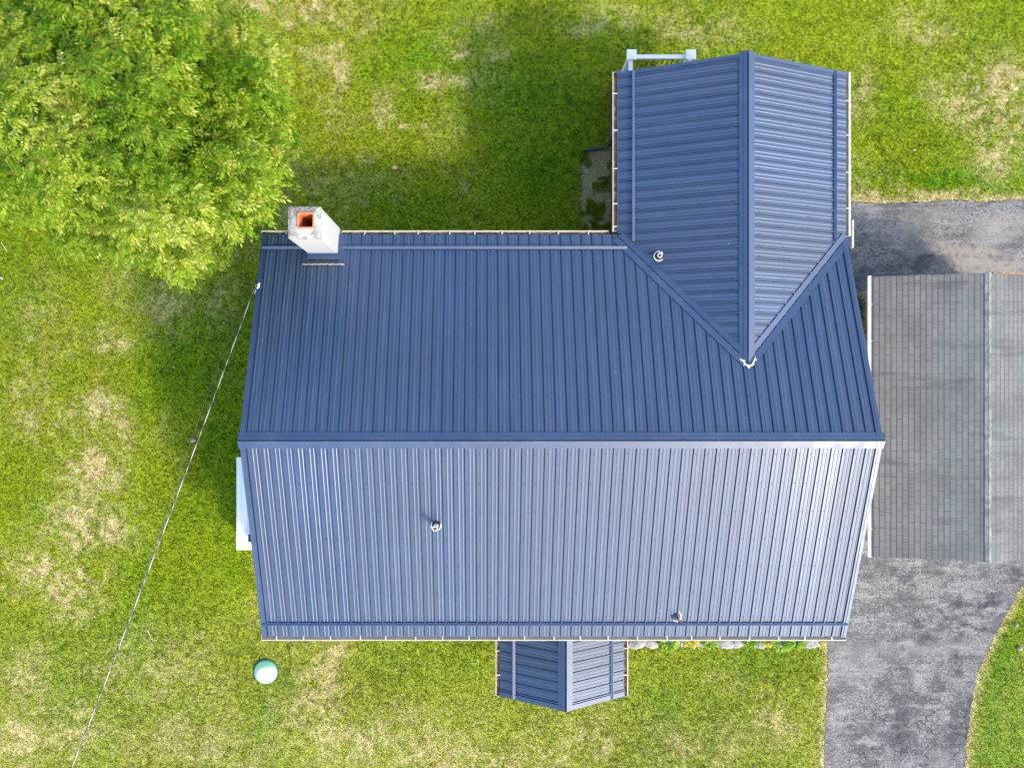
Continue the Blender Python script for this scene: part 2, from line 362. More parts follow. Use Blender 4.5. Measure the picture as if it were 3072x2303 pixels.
# ---------------------------------------------------------------- driveway, beds
def ragged(poly, step, amp, z, name, mat, seed=1):
    r = random.Random(seed); pts = []; n = len(poly)
    for i in range(n):
        a = Vector(poly[i]); b = Vector(poly[(i+1) % n]); L = (b-a).length; k = max(1, int(L/step)) if L < 8 else max(1, int(L/.5))
        nn = Vector((-(b-a).y, (b-a).x)).normalized()
        for j in range(k): pts.append(a.lerp(b, j/k)+nn*r.uniform(-amp, amp))
    bm = bmesh.new(); f = bm.faces.new([bm.verts.new((p.x,p.y,z)) for p in pts])
    bmesh.ops.triangulate(bm, faces=[f]); bmesh.ops.recalc_face_normals(bm, faces=bm.faces)
    if sum(q.normal.z for q in bm.faces) < 0: bmesh.ops.reverse_faces(bm, faces=bm.faces)
    me = bpy.data.meshes.new(name); bm.to_mesh(me); bm.free(); me.materials.append(mat)
    o = bpy.data.objects.new(name, me); col.objects.link(o); return o
def blobs(m, lst, jit):
    v = m.n('ShaderNodeVectorMath', operation='ADD'); m.l(m.co, v.inputs[0])
    sc_ = m.n('ShaderNodeVectorMath', operation='SCALE'); nn = m.n('ShaderNodeTexNoise'); nn.inputs['Scale'].default_value = 2.2; nn.inputs['Detail'].default_value = 5
    m.l(m.co, nn.inputs['Vector']); sb = m.n('ShaderNodeVectorMath', operation='SUBTRACT'); m.l(nn.outputs['Color'], sb.inputs[0]); sb.inputs[1].default_value = (.5,.5,.5)
    m.l(sb.outputs[0], sc_.inputs[0]); sc_.inputs['Scale'].default_value = jit; m.l(sc_.outputs[0], v.inputs[1]); acc = None
    for px, py, rx, ry, a in lst:
        x, y = W(px*K, py*K); mp = m.n('ShaderNodeMapping'); q = K/S(0)
        mp.inputs['Scale'].default_value = (1/(rx*q), 1/(ry*q), 0); mp.inputs['Location'].default_value = (-x/(rx*q), -y/(ry*q), 0)
        m.l(v.outputs[0], mp.inputs[0]); ln = m.n('ShaderNodeVectorMath', operation='LENGTH'); m.l(mp.outputs[0], ln.inputs[0])
        t = m.rng(ln.outputs['Value'], 1.25, .45, 0, a); acc = t if acc is None else m.math('MAXIMUM', acc, t)
    return acc
m = MT('old_cracked_asphalt')
gr = m.math('ADD', m.math('MULTIPLY', m.noise(55, 4, .75), .55), m.math('MULTIPLY', m.noise(17, 4, .7), .45)); md = m.noise(5, 7, .75); big = m.noise(1.2, 7, .72); st = m.noise(2.2, 5, .65, vec=m.mapv((.5,2.6,1)))
c = m.mix(m.rng(gr, .40, .60), (.035,.034,.033), (.28,.275,.26)); c = m.mix(m.rng(big, .44, .60, 0, .62), c, (.045,.045,.047))
c = m.mix(m.rng(st, .48, .68, 0, .5), c, (.30,.295,.28)); c = m.mix(m.rng(md, .5, .62, 0, .55), c, (.05,.05,.053))
tan = blobs(m, [(1930,500,60,40,.6),(1990,520,50,60,.35),(2070,555,120,38,.95),(2140,500,50,40,.6),(2190,480,60,30,.6),(2120,575,130,20,.8),(2020,470,70,25,.4)], 1.1)
c = m.mix(m.math('MULTIPLY', tan, m.rng(md, .35, .6, .1, 1.0)), c, (.27,.235,.19))
dk = blobs(m, [(2000,570,60,18,.7),(1960,560,40,22,.4),(1870,600,50,30,.4),(2020,1360,34,12,.5),(1975,1300,30,18,.5),(2090,1300,50,8,.6),(2150,1290,25,12,.6),(2060,1330,60,7,.5),(1945,1580,26,80,.6),(1985,1345,20,14,.8),(2000,1385,30,12,.9),(2130,1300,40,6,.9),(2100,1360,60,5,.8),(1960,1250,22,10,.7),(2190,1240,30,10,.5),(1860,520,40,20,.5),(1990,560,40,16,.9),(1960,1460,20,50,.5),
   (2080,1555,45,70,.55),(2020,1640,50,20,.4),(2110,1400,50,8,.45),(2010,1230,30,14,.5),(2070,1250,60,10,.35),(1930,1240,60,15,.3)], .9)
c = m.mix(m.math('MULTIPLY', dk, m.rng(md, .3, .6, .4, 1)), c, (.020,.020,.027))
lt = blobs(m, [(2040,1550,8,5,.4),(2030,1640,26,20,.2),(1990,1470,12,26,.3),(1870,1603,26,4,.45),(1815,1524,20,2,.4),(2000,1400,200,20,.2),(1850,1430,60,60,.2)], .7)
c = m.mix(lt, c, (.34,.33,.30))
def crack(scale, wdt, warp=.25):
    wv = m.mix(warp*.1, m.co, m.n('ShaderNodeTexNoise').outputs['Color']); nn = m.n('ShaderNodeTexNoise'); nn.inputs['Scale'].default_value = 3; nn.inputs['Detail'].default_value = 5
    m.l(m.co, nn.inputs['Vector']); wv = m.mix(warp*.16, m.co, nn.outputs['Color'], 'ADD')
    v = m.n('ShaderNodeTexVoronoi', feature='DISTANCE_TO_EDGE'); v.inputs['Scale'].default_value = scale; m.l(wv, v.inputs['Vector']); return m.rng(v.outputs[0], wdt, 0)
zone = blobs(m, [(1900,1560,70,70,.9),(2020,1580,110,90,.9),(1900,1640,90,60,.8),(2010,1500,70,40,.7),(2085,1430,35,50,.6)], .8)
c = m.mix(m.math('MULTIPLY', crack(4.6, .07, 1.8), m.math('MULTIPLY', zone, m.rng(m.noise(1.6, 3, .6), .40, .56, .15, 1))), c, (.018,.018,.02)); c = m.mix(m.math('MULTIPLY', m.math('MULTIPLY', crack(.7, .010, 3.2), .7), m.rng(m.noise(.5, 2, .5), .46, .56)), c, (.06,.06,.06))
m.col(c).set(Roughness=.95); m.bump(m.math('ADD', gr, m.math('MULTIPLY', md, .6)), .6, .012)
driveway = struct(ragged(drive, .07, .022, .0, 'driveway', m.m))
m = MT('bare_soil'); n1 = m.noise(7, 6, .7); n2 = m.noise(40, 3, .7)
c = m.ramp(n1, [(.36,(.12,.07,.035)),(.46,(.50,.31,.17)),(.52,(.12,.18,.03)),(.62,(.60,.45,.28))]); c = m.mix(m.rng(n2,.55,.7,0,.5), c, (.45,.38,.28))
m.col(c).set(Roughness=1); m.bump(n2, .9, .03); M_SOIL = m.m
struct(ragged(bed_w, .1, .025, -.002, 'soil_strip', M_SOIL))
m = MT('white_marble_chips'); vo = m.n('ShaderNodeTexVoronoi'); vo.inputs['Scale'].default_value = 22; m.l(m.co, vo.inputs['Vector'])
m.col(m.mix(m.rng(vo.outputs['Distance'], .3, .75), (.50,.48,.46), (.16,.14,.12))).set(Roughness=.8); m.bump(m.math('SUBTRACT', 1., vo.outputs['Distance']), .9, .03)
struct(ragged(bed_s, .1, .04, -.002, 'gravel_bed', m.m, 4))

wd_ = blades('weeds', 60000, (2.6, 3.45, 2.9, 6.4), lambda x, y: (fbm(x, y, 2.6, 13, 3) > .50) & ((fbm(x, y, 9, 14, 2) > .42)), .03, .08, .022, 9); struct(wd_, 'stuff'); wd_.data.materials.append(g.data.materials[0])
# ---------------------------------------------------------------- house
house = empty('house', (1.5, -1, 0), 'long house under a blue ribbed metal roof with rear wing and front porch', 'house')
MAJ = .2286
def profile(u0, u1, first, sub=True):
    pts = [(u0, 0.)]; k = math.ceil((u0+.03-first)/MAJ)
    while first+k*MAJ < u1-.03:
        c = first+k*MAJ
        pts += [(c-.030,0),(c-.0195,-.003),(c-.019,.004),(c-.011,.026),(c+.007,.026),(c+.020,0)]
        for q in (1/3, 2/3):
            s = c+MAJ*q
            if s < u1-.03: pts += [(s-.020,0),(s-.009,.006),(s+.009,.006),(s+.020,0)]
        k += 1
    return sorted(p for p in pts if u0 <= p[0] <= u1)+[(u1, 0.)]
def slope_point(kind, u, d, h, g):
    # g = (ridge coordinate, ridge z, pitch, sign, axis)
    r0, rz, p, sg, ax = g; L = math.sqrt(1+p*p); nh = sg*p/L*h; nz = h/L
    if ax == 'x': return (u, r0+sg*d+nh, rz-p*d+nz)
    return (r0+sg*d+nh, u, rz-p*d+nz)
def panels(g, u0, u1, first, d0, d1, name='roof_panel', label=None, screws=True, skip=None):
    mb = MB(); pr = profile(u0, u1, first); P = lambda u, d, h: slope_point(0, u, d, h, g)
    brk = [u for u in BREAKS if u0 < u < u1]; pr = sorted(pr+[(b, 0.) for b in brk if all(abs(b-q[0]) > .03 for q in pr)])
    for (ua, ha), (ub, hb) in zip(pr, pr[1:]):
        a0, a1, b0, b1 = d0(ua), d1(ua), d0(ub), d1(ub)
        if a1-a0 < .005 and b1-b0 < .005: continue
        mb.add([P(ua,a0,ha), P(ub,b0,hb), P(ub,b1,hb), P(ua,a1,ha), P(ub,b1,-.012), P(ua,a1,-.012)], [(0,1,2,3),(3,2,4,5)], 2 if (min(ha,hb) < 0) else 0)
    if screws:
        k = math.ceil((u0-first)/MAJ)
        while first+k*MAJ < u1:
            c = first+k*MAJ+.045; d = .28
            while d < d1(min(c, u1))-.06:
                if d > d0(c)+.05 and c < u1:
                    o = Vector(P(c, d, .001)); n_ = (Vector(P(c, d, 1))-Vector(P(c, d, 0))).normalized(); t = Vector((1,0,0)) if g[4] == 'x' else Vector((0,1,0)); b = n_.cross(t)
                    ring = [o+(t*math.cos(q*math.pi/3)+b*math.sin(q*math.pi/3))*.012 for q in range(6)]; top = [p+n_*.006 for p in ring]
                    mb.add(ring+top, [tuple(range(6,12))]+[(q,(q+1) % 6,(q+1) % 6+6,q+6) for q in range(6)], 1)
                d += .61
            k += 1
    return mb.build(name, [M_ROOF if g[4] == 'x' else M_ROOFY, M_SCREW, M_SEAMSHADE], house, label=label)
M_SCREW = simple('screw_heads', (.05,.06,.09), .35, .1, 20, Metallic=.4)
M_SEAMSHADE = simple('lap_seam_painted_shade', (.012,.018,.035), .7, .2, 9)  # lap groove beside each rib, the rib's shaded side put into its dark colour
BREAKS = []
RY, RZ, PM, ED = -1.065, 5.25, .335, 4.40
GN = (RY, RZ, PM, 1, 'x'); GS = (RY, RZ, PM, -1, 'x')
X0, X1 = -4.86, 7.90
WX, WZ, PW, WE, WY1 = 5.42, 4.72, .37, 2.50, 6.86
GW = (WX, WZ, PW, -1, 'y'); GE = (WX, WZ, PW, 1, 'y')
vy = lambda dx: (RZ-WZ+PW*abs(dx))/PM+RY                 # valley line: y of the main slope where the wing slope meets it
vdx = lambda y: ((y-RY)*PM-(RZ-WZ))/PW
VEND = vy(WE)
BREAKS = [WX-WE, WX, WX+WE, VEND, vy(0)]
def dN(u):
    if WX-WE <= u <= WX+WE: return min(ED, vy(u-WX)-RY)
    return ED
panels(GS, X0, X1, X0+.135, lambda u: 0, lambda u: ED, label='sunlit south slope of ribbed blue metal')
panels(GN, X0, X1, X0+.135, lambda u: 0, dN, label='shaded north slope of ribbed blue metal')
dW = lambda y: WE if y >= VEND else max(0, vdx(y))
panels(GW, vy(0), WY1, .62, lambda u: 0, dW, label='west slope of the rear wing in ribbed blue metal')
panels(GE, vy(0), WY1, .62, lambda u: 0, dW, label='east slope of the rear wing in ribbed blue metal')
PX, PZ, PP, PE, PY0, PY1 = 1.845, 3.19, .55, 1.47, -7.36, -5.16
GPW = (PX, PZ, PP, -1, 'y'); GPE = (PX, PZ, PP, 1, 'y')
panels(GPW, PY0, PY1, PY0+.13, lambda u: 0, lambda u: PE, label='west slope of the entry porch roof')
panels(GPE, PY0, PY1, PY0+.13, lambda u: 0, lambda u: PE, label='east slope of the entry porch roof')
# roof decks under the panels
SP = lambda g, u, d, h=0: slope_point(0, u, d, h, g)
mb = MB(); t = .09
mb.slab([SP(GS,X0+.02,0,-.02),SP(GS,X1-.02,0,-.02),SP(GS,X1-.02,ED-.02,-.02),SP(GS,X0+.02,ED-.02,-.02)], t)
mb.slab([SP(GN,X0+.02,0,-.02),SP(GN,WX,0,-.02),SP(GN,WX,vy(0)-RY,-.02),SP(GN,WX-WE,VEND-RY,-.02),SP(GN,WX-WE,ED-.02,-.02),SP(GN,X0+.02,ED-.02,-.02)], t)
mb.slab([SP(GN,WX,0,-.021),SP(GN,X1-.02,0,-.021),SP(GN,X1-.02,VEND-RY,-.021),SP(GN,WX,vy(0)-RY,-.021)], t)
mb.build('roof_deck', M_SOFFIT, house)
for g in (GW, GE): MB().slab([SP(g,vy(0),0,-.025),SP(g,WY1-.03,0,-.025),SP(g,WY1-.03,WE-.02,-.025),SP(g,VEND,WE-.02,-.025)], t).build('roof_deck', M_SOFFIT, house)
for g in (GPW, GPE): MB().slab([SP(g,PY1,0,-.02),SP(g,PY0+.03,0,-.02),SP(g,PY0+.03,PE-.02,-.02),SP(g,PY1,PE-.02,-.02)], t).build('roof_deck', M_SOFFIT, house)
# ridge caps: folded trim with a stepped hem
def ridge(ra, rb, g1, g2, lab):
    mb = MB()
    for g in (g1, g2):
        prof = [(0,.040),(.072,.038),(.076,.030),(.150,.029),(.156,.006),(.150,.004)]
        mb.extr([(d, h) for d, h in prof], lambda a, b, tt: SP(g, tt, a, b+ (0 if a > 0 else 0)), [ra, (ra+rb)/2, rb], closed=False)
        for e in (ra, rb): mb.add([SP(g,e,0,.040),SP(g,e,.15,.029),SP(g,e,.15,-.05),SP(g,e,0,-.05)], [(0,1,2,3)])
    return mb.build('ridge_cap', M_TRIM, house, label=lab)
ridge(X0-.045, X1+.05, GS, GN, 'ridge cap of the main roof'); ridge(vy(0)-.04, WY1+.06, GW, GE, 'ridge cap of the rear wing'); ridge(PY0-.02, PY1, GPW, GPE, 'ridge cap of the entry porch')
# rake trims
def rake(g, e, out, d0, d1, wd=.085):
    mb = MB(); prof = [(out*.012,-.12),(out*.014,.026),(-out*wd,.026),(-out*(wd+.004),.034),(-out*(wd+.016),.034),(-out*(wd+.020),.001)]
    mb.extr(prof, lambda a, b, tt: SP(g, e+a, tt, b), [d0, (d0+d1)/2, d1], closed=False)
    return mb.build('rake_trim', M_TRIM, house)
rake(GS, X0, -1, 0, ED+.01); rake(GN, X0, -1, 0, ED+.01); rake(GS, X1, 1, 0, ED+.01); rake(GN, X1, 1, 0, VEND-RY)
for g in (GW, GE): rake(g, WY1, 1, 0, WE+.01)
for g in (GPW, GPE): rake(g, PY0, -1, 0, PE+.01)
# valley flashing
for sg, g in ((-1, GW), (1, GE)):
    mb = MB(); N = 14; vs = []
    for i in range(N+1):
        dx = WE*i/N*1.0; y = vy(dx)
        a = Vector(SP(GN, WX+sg*dx, y-RY, .004)); mdir = Vector((sg*1, (vy(1)-vy(0)), 0)).normalized()
        # offsets on either slope, perpendicular to the valley in plan
        pn = Vector((sg*(-(mdir.y)), sg*mdir.x, 0)) if False else Vector((-mdir.y*sg, abs(mdir.x), 0))
        for off in (-.15, -.145, -.012, 0, .012, .125, .13):
            q = a.xy + Vector((pn.x*sg*sg, pn.y))*off
            x_, y_ = q.x, q.y
            if off <= 0: z_ = RZ-PM*(y_-RY)+(.028 if off > -.148 else .004) - (.02 if off > -.011 else 0)
            else: z_ = WZ-PW*abs(x_-WX)+(.028 if off < .128 else .004)
            vs.append((x_, y_, z_))
    k = 7; fs = [(i*k+j, i*k+j+1, (i+1)*k+j+1, (i+1)*k+j) for i in range(N) for j in range(k-1)]
    mb.add(vs, fs); mb.build('valley_flashing', M_TRIM, house)
# snow guard rails
def guard(g, ua, ub, d, h=.062):
    mb = MB(); mb.extr([(d-.052,.021),(d-.050,.026),(d-.006,h),(d+.002,h),(d+.006,.022)], lambda a, b, tt: SP(g, tt, a, b), [ua, ub])
    return mb.build('snow_guard', M_TRIM, house)
guard(GS, X0+.01, X1-.01, ED-.30); guard(GN, X0+.01, -3.86, ED-.30); guard(GN, -3.10, WX-WE+.18, ED-.30)
guard(GW, VEND-.12, WY1-.01, WE-.30); guard(GE, VEND-.12, WY1-.01, WE-.30)
guard(GPW, PY0+.0, PY1-.02, PE-.31); guard(GPE, PY0+.0, PY1-.02, PE-.31)
# gutters
def gutter(A, B, O, z, debris=False, hang=.61, wd=.115, lip=.02, mat=None, parent=None, skiph=()):
    A = Vector(A); B = Vector(B); O = Vector(O); L = (B-A).length; D = (B-A)/L; P = lambda a, b, tt: (A.x+D.x*tt+O.x*a, A.y+D.y*tt+O.y*a, z+b)
    mb = MB(); prof = [(0,0),(0,-.105),(wd*.72,-.105),(wd*.80,-.05),(wd-.004,-.028),(wd,0),(wd-lip,.003),(wd-lip,-.006),(wd-.010,-.010),(wd*.80-.012,-.046),(wd*.66,-.097),(.006,-.097),(.006,0)]
    mb.extr(prof, P, [0, L]); 
    for e in (0, L-.004): mb.extr([(.001,.001),(.001,-.104),(wd*.71,-.104),(wd*.80,-.05),(wd-.004,-.026),(wd,.004)], P, [e, e+.004])
    gobj = mb.build('gutter', mat or M_GUT, parent or house)
    if debris:
        q = MB(); q.extr([(.008,-.04),(wd*.78,-.035),(wd*.66,-.095),(.008,-.095)], P, [.01, L-.01]); dob = q.build('leaf_debris', M_DEBRIS, gobj); 
    n = int(L/hang); h0 = (L-(n-1)*hang)/2 if n > 0 else 0
    hb = MB(); hb.extr([(-.012,.004),(-.012,.010),(wd*.5,.012),(wd+.002,.010),(wd+.002,.001),(wd*.5,.003)], P, [0, .024]); proto = hb.build('gutter_hanger', M_HANG, gobj)
    proto.location = Vector((D.x*h0, D.y*h0, 0))
    for i in range(1, n):
        o = proto.copy(); col.objects.link(o); o.parent = gobj; o.matrix_parent_inverse = proto.matrix_parent_inverse.copy(); s_ = h0+i*hang+random.uniform(-.05,.05); o.location = Vector((D.x*s_, D.y*s_, 0))
    return gobj
ze = RZ-PM*ED
gutter((-4.90,RY-ED+.01),(7.94,RY-ED+.01),(0,-1),ze-.015)
gutter((-3.13,RY+ED-.02),(2.72,RY+ED-.02),(0,1),ze-.02,True); gutter((-4.90,RY+ED-.02),(-3.84,RY+ED-.02),(0,1),ze-.02,True)
zw = WZ-PW*WE
gutter((WX-WE+.0,3.50),(WX-WE+.0,6.90),(-1,0),zw-.02,True,.8); gutter((WX+WE+.0,3.30),(WX+WE+.0,6.90),(1,0),zw-.02,False,.8,lip=.05)
gutter((WX-WE-.115,3.415),(WX-WE+.0,3.415),(0,1),zw-.02,True,9)
mb = MB(); mb.box(8.05,8.10,3.05,3.66,zw-.09,zw-.01); bevel(mb.build('downspout_elbow', M_GUT, house), .01)
zp = PZ-PP*PE
gutter((PX-PE,PY0-.02),(PX-PE,PY1),(-1,0),zp-.015,True,.62); gutter((PX+PE,PY0-.02),(PX+PE,PY1),(1,0),zp-.015,True,.62)
# downspouts
def downspout(pts, mat, lab=None, r=.038):
    mb = MB(); mb.tube(pts, r, 8); return mb.build('downspout', mat, house, label=lab)
M_BLACKP = simple('black_downspout', (.03,.035,.045), .4, .2, 8)
downspout([(2.84,6.60,zw-.1),(2.95,6.55,zw-.25),(3.32,6.50,zw-.55),(3.34,6.47,.25),(3.25,6.46,.12),(2.68,6.40,.07)], M_BLACKP, 'black downspout with its outlet pipe lying on the lawn', .045)
downspout([(7.97,-5.52,3.6),(7.9,-5.35,3.3),(7.72,-5.2,3.0),(7.72,-5.2,.1),(7.9,-5.4,.06)], M_WHITE); downspout([(-4.8,-5.52,3.6),(-4.66,-5.2,3.0),(-4.66,-5.2,.1)], M_WHITE)
# walls (gabled prisms)
def gable_wall(x0, x1, y0, y1, ax, rz_, p_, r0, mat, lab, drop=.14):
    mb = MB()
    if ax == 'x':
        f = lambda y: rz_-p_*abs(y-r0)-drop; prof = [(y0,0),(y1,0),(y1,f(y1)),(r0,f(r0)),(y0,f(y0))]
        mb.extr(prof, lambda a, b, t_: (t_, a, b), [x0, x1])
    else:
        f = lambda x: rz_-p_*abs(x-r0)-drop; prof = [(x0,0),(x1,0),(x1,f(x1)),(r0,f(r0)),(x0,f(x0))]
        mb.extr(prof, lambda a, b, t_: (a, t_, b), [y0, y1])
    return mb.build('wall', mat, house, label=lab)
gable_wall(-4.58, 7.62, -5.10, 2.95, 'x', RZ, PM, RY, M_SIDE, 'cream sided walls of the main house')
gable_wall(3.42, 7.42, 2.9, 6.45, 'y', WZ, PW, WX, M_SIDE2, 'dark brown sided walls of the rear wing')
def window(cx, cy, cz, wdt, ht, ax, out):
    mb = MB()
    for a0, a1, b0, b1 in ((-wdt/2,wdt/2,-ht/2,-ht/2+.07),(-wdt/2,wdt/2,ht/2-.07,ht/2),(-wdt/2,-wdt/2+.07,-ht/2+.07,ht/2-.07),(wdt/2-.07,wdt/2,-ht/2+.07,ht/2-.07),(-wdt/2+.07,wdt/2-.07,-.02,.02)):
        if ax == 'y': mb.box(cx+a0,cx+a1,*sorted((cy,cy+out*.05)),cz+b0,cz+b1)
        else: mb.box(*sorted((cx,cx+out*.05)),cy+a0,cy+a1,cz+b0,cz+b1)
    f = mb.build('window', M_WHITE, house); q = MB()
    if ax == 'y': q.box(cx-wdt/2+.07,cx+wdt/2-.07,*sorted((cy+out*.005,cy+out*.02)),cz-ht/2+.07,cz+ht/2-.07)
    else: q.box(*sorted((cx+out*.005,cx+out*.02)),cy-wdt/2+.07,cy+wdt/2-.07,cz-ht/2+.07,cz+ht/2-.07)
    q.build('pane', M_GLASS, f)
M_GLASS = simple('window_glass', (.03,.04,.05), .05, .1, 2)
for x in (-3.2, -1.0, 5.2, 6.9): window(x, -5.10, 2.2, 1.1, 1.2, 'y', -1)
for x in (-2.0, .2, 2.2): window(x, 2.95, 2.3, 1.0, 1.0, 'y', 1)
window(-4.58, 1.3, 2.3, 1.0, 1.1, 'x', -1); window(7.62, -3.2, 2.2, 1.0, 1.1, 'x', 1); window(3.42, 4.9, 2.4, .9, .9, 'x', -1); window(7.42, 4.9, 2.4, 1.0, 1.0, 'x', 1)
M_DOOR = simple('dark_red_door', (.22,.04,.03), .4, .1, 5)
mb = MB(); mb.box(1.38,2.31,-5.14,-5.10,.42,2.45); d_ = bevel(mb.build('door', M_DOOR, house), .006); q = MB(); q.lathe([(0,0),(.03,.005),(.03,.04),(0,.05)], (2.2,-5.17,1.35), 12); q.build('handle', M_GUT, d_)
mb = MB(); mb.box(-4.62,-4.58,-3.5,-2.6,.9,2.95); bevel(mb.build('door', M_WHITE, house), .006)
# entry porch
mb = MB(); mb.box(.55,3.14,-7.1,-5.10,0,.40); bevel(mb.build('porch_floor', simple('porch_concrete', (.4,.39,.37), .9, .15, 5, .3), house), .01)
for x in (.66, 3.03):
    mb = MB(); mb.box(x-.05,x+.05,-7.03,-6.93,.40,2.36); bevel(mb.build('porch_post', M_WHITE, house), .01)
mb = MB(); mb.box(.55,3.14,-7.06,-6.90,2.20,2.38)
mb.extr([(.50,2.38),(3.19,2.38),(PX,PZ-.15)], lambda a, b, t_: (a, t_, b), [-7.05,-6.91]); mb.build('porch_beam', M_SOFFIT, house)
# white sealant at the end of the wing ridge
pts = [SP(GN, 5.27, .70+RY*0+ (vy(0)-RY)-.62, .035), SP(GN, 5.31, (vy(0)-RY)-.05, .035), SP(GN, 5.36, (vy(0)-RY)-.13, .035), SP(GN, 5.42, (vy(0)-RY)-.17, .035), SP(GN, 5.49, (vy(0)-RY)-.14, .035), SP(GN, 5.55, (vy(0)-RY)-.05, .035), SP(GN, 5.58, (vy(0)-RY)+.03, .035)]
pts[0] = SP(GN, 5.25, (vy(0)-RY)+.0, .035); pts = [(p[0], p[1]+.06, p[2]-.02) for p in pts]; mb = MB(); mb.tube(pts, [.012,.014,.014,.017,.018,.014,.009], 8)
for i in range(14):
    q = Vector(pts[random.randint(1,5)])+Vector((random.uniform(-.04,.04),random.uniform(-.03,.03),0)); mb.lathe([(0,.012),(.01,.009),(.016,-.005)], q, 8)
mb.build('sealant_bead', M_SEAL, house, smooth=True)
# chimney
CX0, CX1, CY0, CY1, CT = -3.81, -3.19, 2.88, 3.49, 5.60
mb = MB(); mb.box(CX0,CX1,CY0,CY1,0,CT-.10); mb.f.pop(1); mb.m.pop(1); chim = bevel(mb.build('chimney', M_CHIM, house), .008)
mb = MB(); n = 18; r = random.Random(5); fcx, fcy, fh = -3.462, 3.215, .165
ring = [[],[],[],[]]
def sq(hx, hy, cx, cy, n, jit):
    o = []
    for s_ in range(4):
        for k in range(n):
            t_ = -1+2*k/n; a, b = [(t_,-1),(1,t_),(-t_,1),(-1,-t_)][s_]; o.append((cx+a*hx+r.uniform(-jit,jit), cy+b*hy+r.uniform(-jit,jit)))
    return o
cxm, cym = (CX0+CX1)/2, (CY0+CY1)/2; L0 = sq(.313,.308,cxm,cym,10,.0025)
lay = [[(x,y,CT-.10) for x, y in L0], [(x,y,CT-.012+r.uniform(-.006,.003)) for x, y in L0], [(x,y,CT+.012+r.uniform(-.006,.006)) for x, y in sq(.25,.25,cxm,cym,10,.005)], [(x,y,CT+.03) for x, y in sq(fh,fh*.93,fcx,fcy,10,0)], [(x,y,CT-.05) for x, y in sq(fh,fh*.93,fcx,fcy,10,0)]]
nn = 40; vs = [p for l_ in lay for p in l_]; fs = [(i*nn+k, i*nn+(k+1) % nn, (i+1)*nn+(k+1) % nn, (i+1)*nn+k) for i in range(4) for k in range(nn)]
mb.add(vs, fs); mb.build('chimney_crown', M_MORTAR, chim, smooth=False)
mb = MB()
def rsq(h, hy, rr, z, n=5):
    o = []
    for cx, cy, a0 in ((1,1,0),(-1,1,90),(-1,-1,180),(1,-1,270)):
        for k in range(n+1):
            a = R(a0+90*k/n); o.append((fcx+cx*(h-rr)+rr*math.cos(a), fcy+cy*(hy-rr)+rr*math.sin(a), z))
    return o
lay = [rsq(.160,.150,.03,CT-.06), rsq(.160,.150,.03,CT+.055), rsq(.155,.145,.03,CT+.062), rsq(.142,.132,.022,CT+.062), rsq(.138,.128,.02,CT+.055), rsq(.138,.128,.02,CT-1.2)]
nn = len(lay[0]); vs = [p for l_ in lay for p in l_]; fs = [(i*nn+k, i*nn+(k+1) % nn, (i+1)*nn+(k+1) % nn, (i+1)*nn+k) for i in range(5) for k in range(nn)]; 
mb.add(vs, fs); mb.add(rsq(.138,.128,.02,CT-1.19), [tuple(range(nn))], 1); mb.build('flue', [M_FLUE, M_SOOT], chim)
mb = MB()                                                     # step and apron flashing
yS = 2.88; d_s = yS-RY
mb.add([SP(GN,CX0-.13,d_s-.24,.032),SP(GN,CX1+.14,d_s-.24,.032),SP(GN,CX1+.14,d_s-.0,.030),SP(GN,CX0-.13,d_s-.0,.030)], [(0,1,2,3)])
mb.add([SP(GN,CX1+.004,d_s-.0,.031),SP(GN,CX1+.14,d_s-.0,.031),SP(GN,CX1+.14,ED-.01,.031),SP(GN,CX1+.004,ED-.01,.031)], [(0,1,2,3)])
mb.add([SP(GN,CX0-.11,d_s-.0,.031),SP(GN,CX0-.004,d_s-.0,.031),SP(GN,CX0-.004,ED-.01,.031),SP(GN,CX0-.11,ED-.01,.031)], [(0,1,2,3)])
zc = RZ-PM*d_s; mb.extr([(0,0),(-.018,0),(-.02,.10),(0,.115)], lambda a, b, t_: (t_, yS+a-.002, zc+.03+b), [CX0-.02, CX1+.02])
mb.add([(CX0-.01,yS-.02,zc+.07),(CX1+.03,yS-.02,zc+.07),(CX1+.11,yS-.13,zc+.082),(CX0-.06,yS-.12,zc+.08)], [(0,1,2,3)])
mb.build('chimney_flashing', M_TRIM, chim)
mb = MB(); rr_ = random.Random(3)                         # patches of dark roofing tar smeared on the apron
for xa_, wa_ in ((CX0+.10,.16),(CX0+.28,.14),(CX0+.46,.15),(CX0+.62,.10)):
    pg = [(xa_+math.cos(k*.7)*wa_*rr_.uniform(.7,1.05)*.75, d_s-.165+math.sin(k*.7)*.035*rr_.uniform(.7,1.1)) for k in range(9)]
    mb.slab([SP(GN,a,b,.038+.001*(xa_ > CX0+.2)+.001*(xa_ > CX0+.4)+.001*(xa_ > CX0+.6)) for a, b in pg], .003)
mb.build('tar_smear', M_DARK, chim)
mb = MB(); xx = CX0-.13
while xx < CX1+.14:
    mb.tube([SP(GN,xx,d_s-.245-.012*abs(math.sin(xx*24)),.036), SP(GN,xx+.035,d_s-.245-.012*abs(math.sin((xx+.035)*24)),.036)], .011, 6); xx += .035
mb.build('foam_closure', M_FOAM, chim)
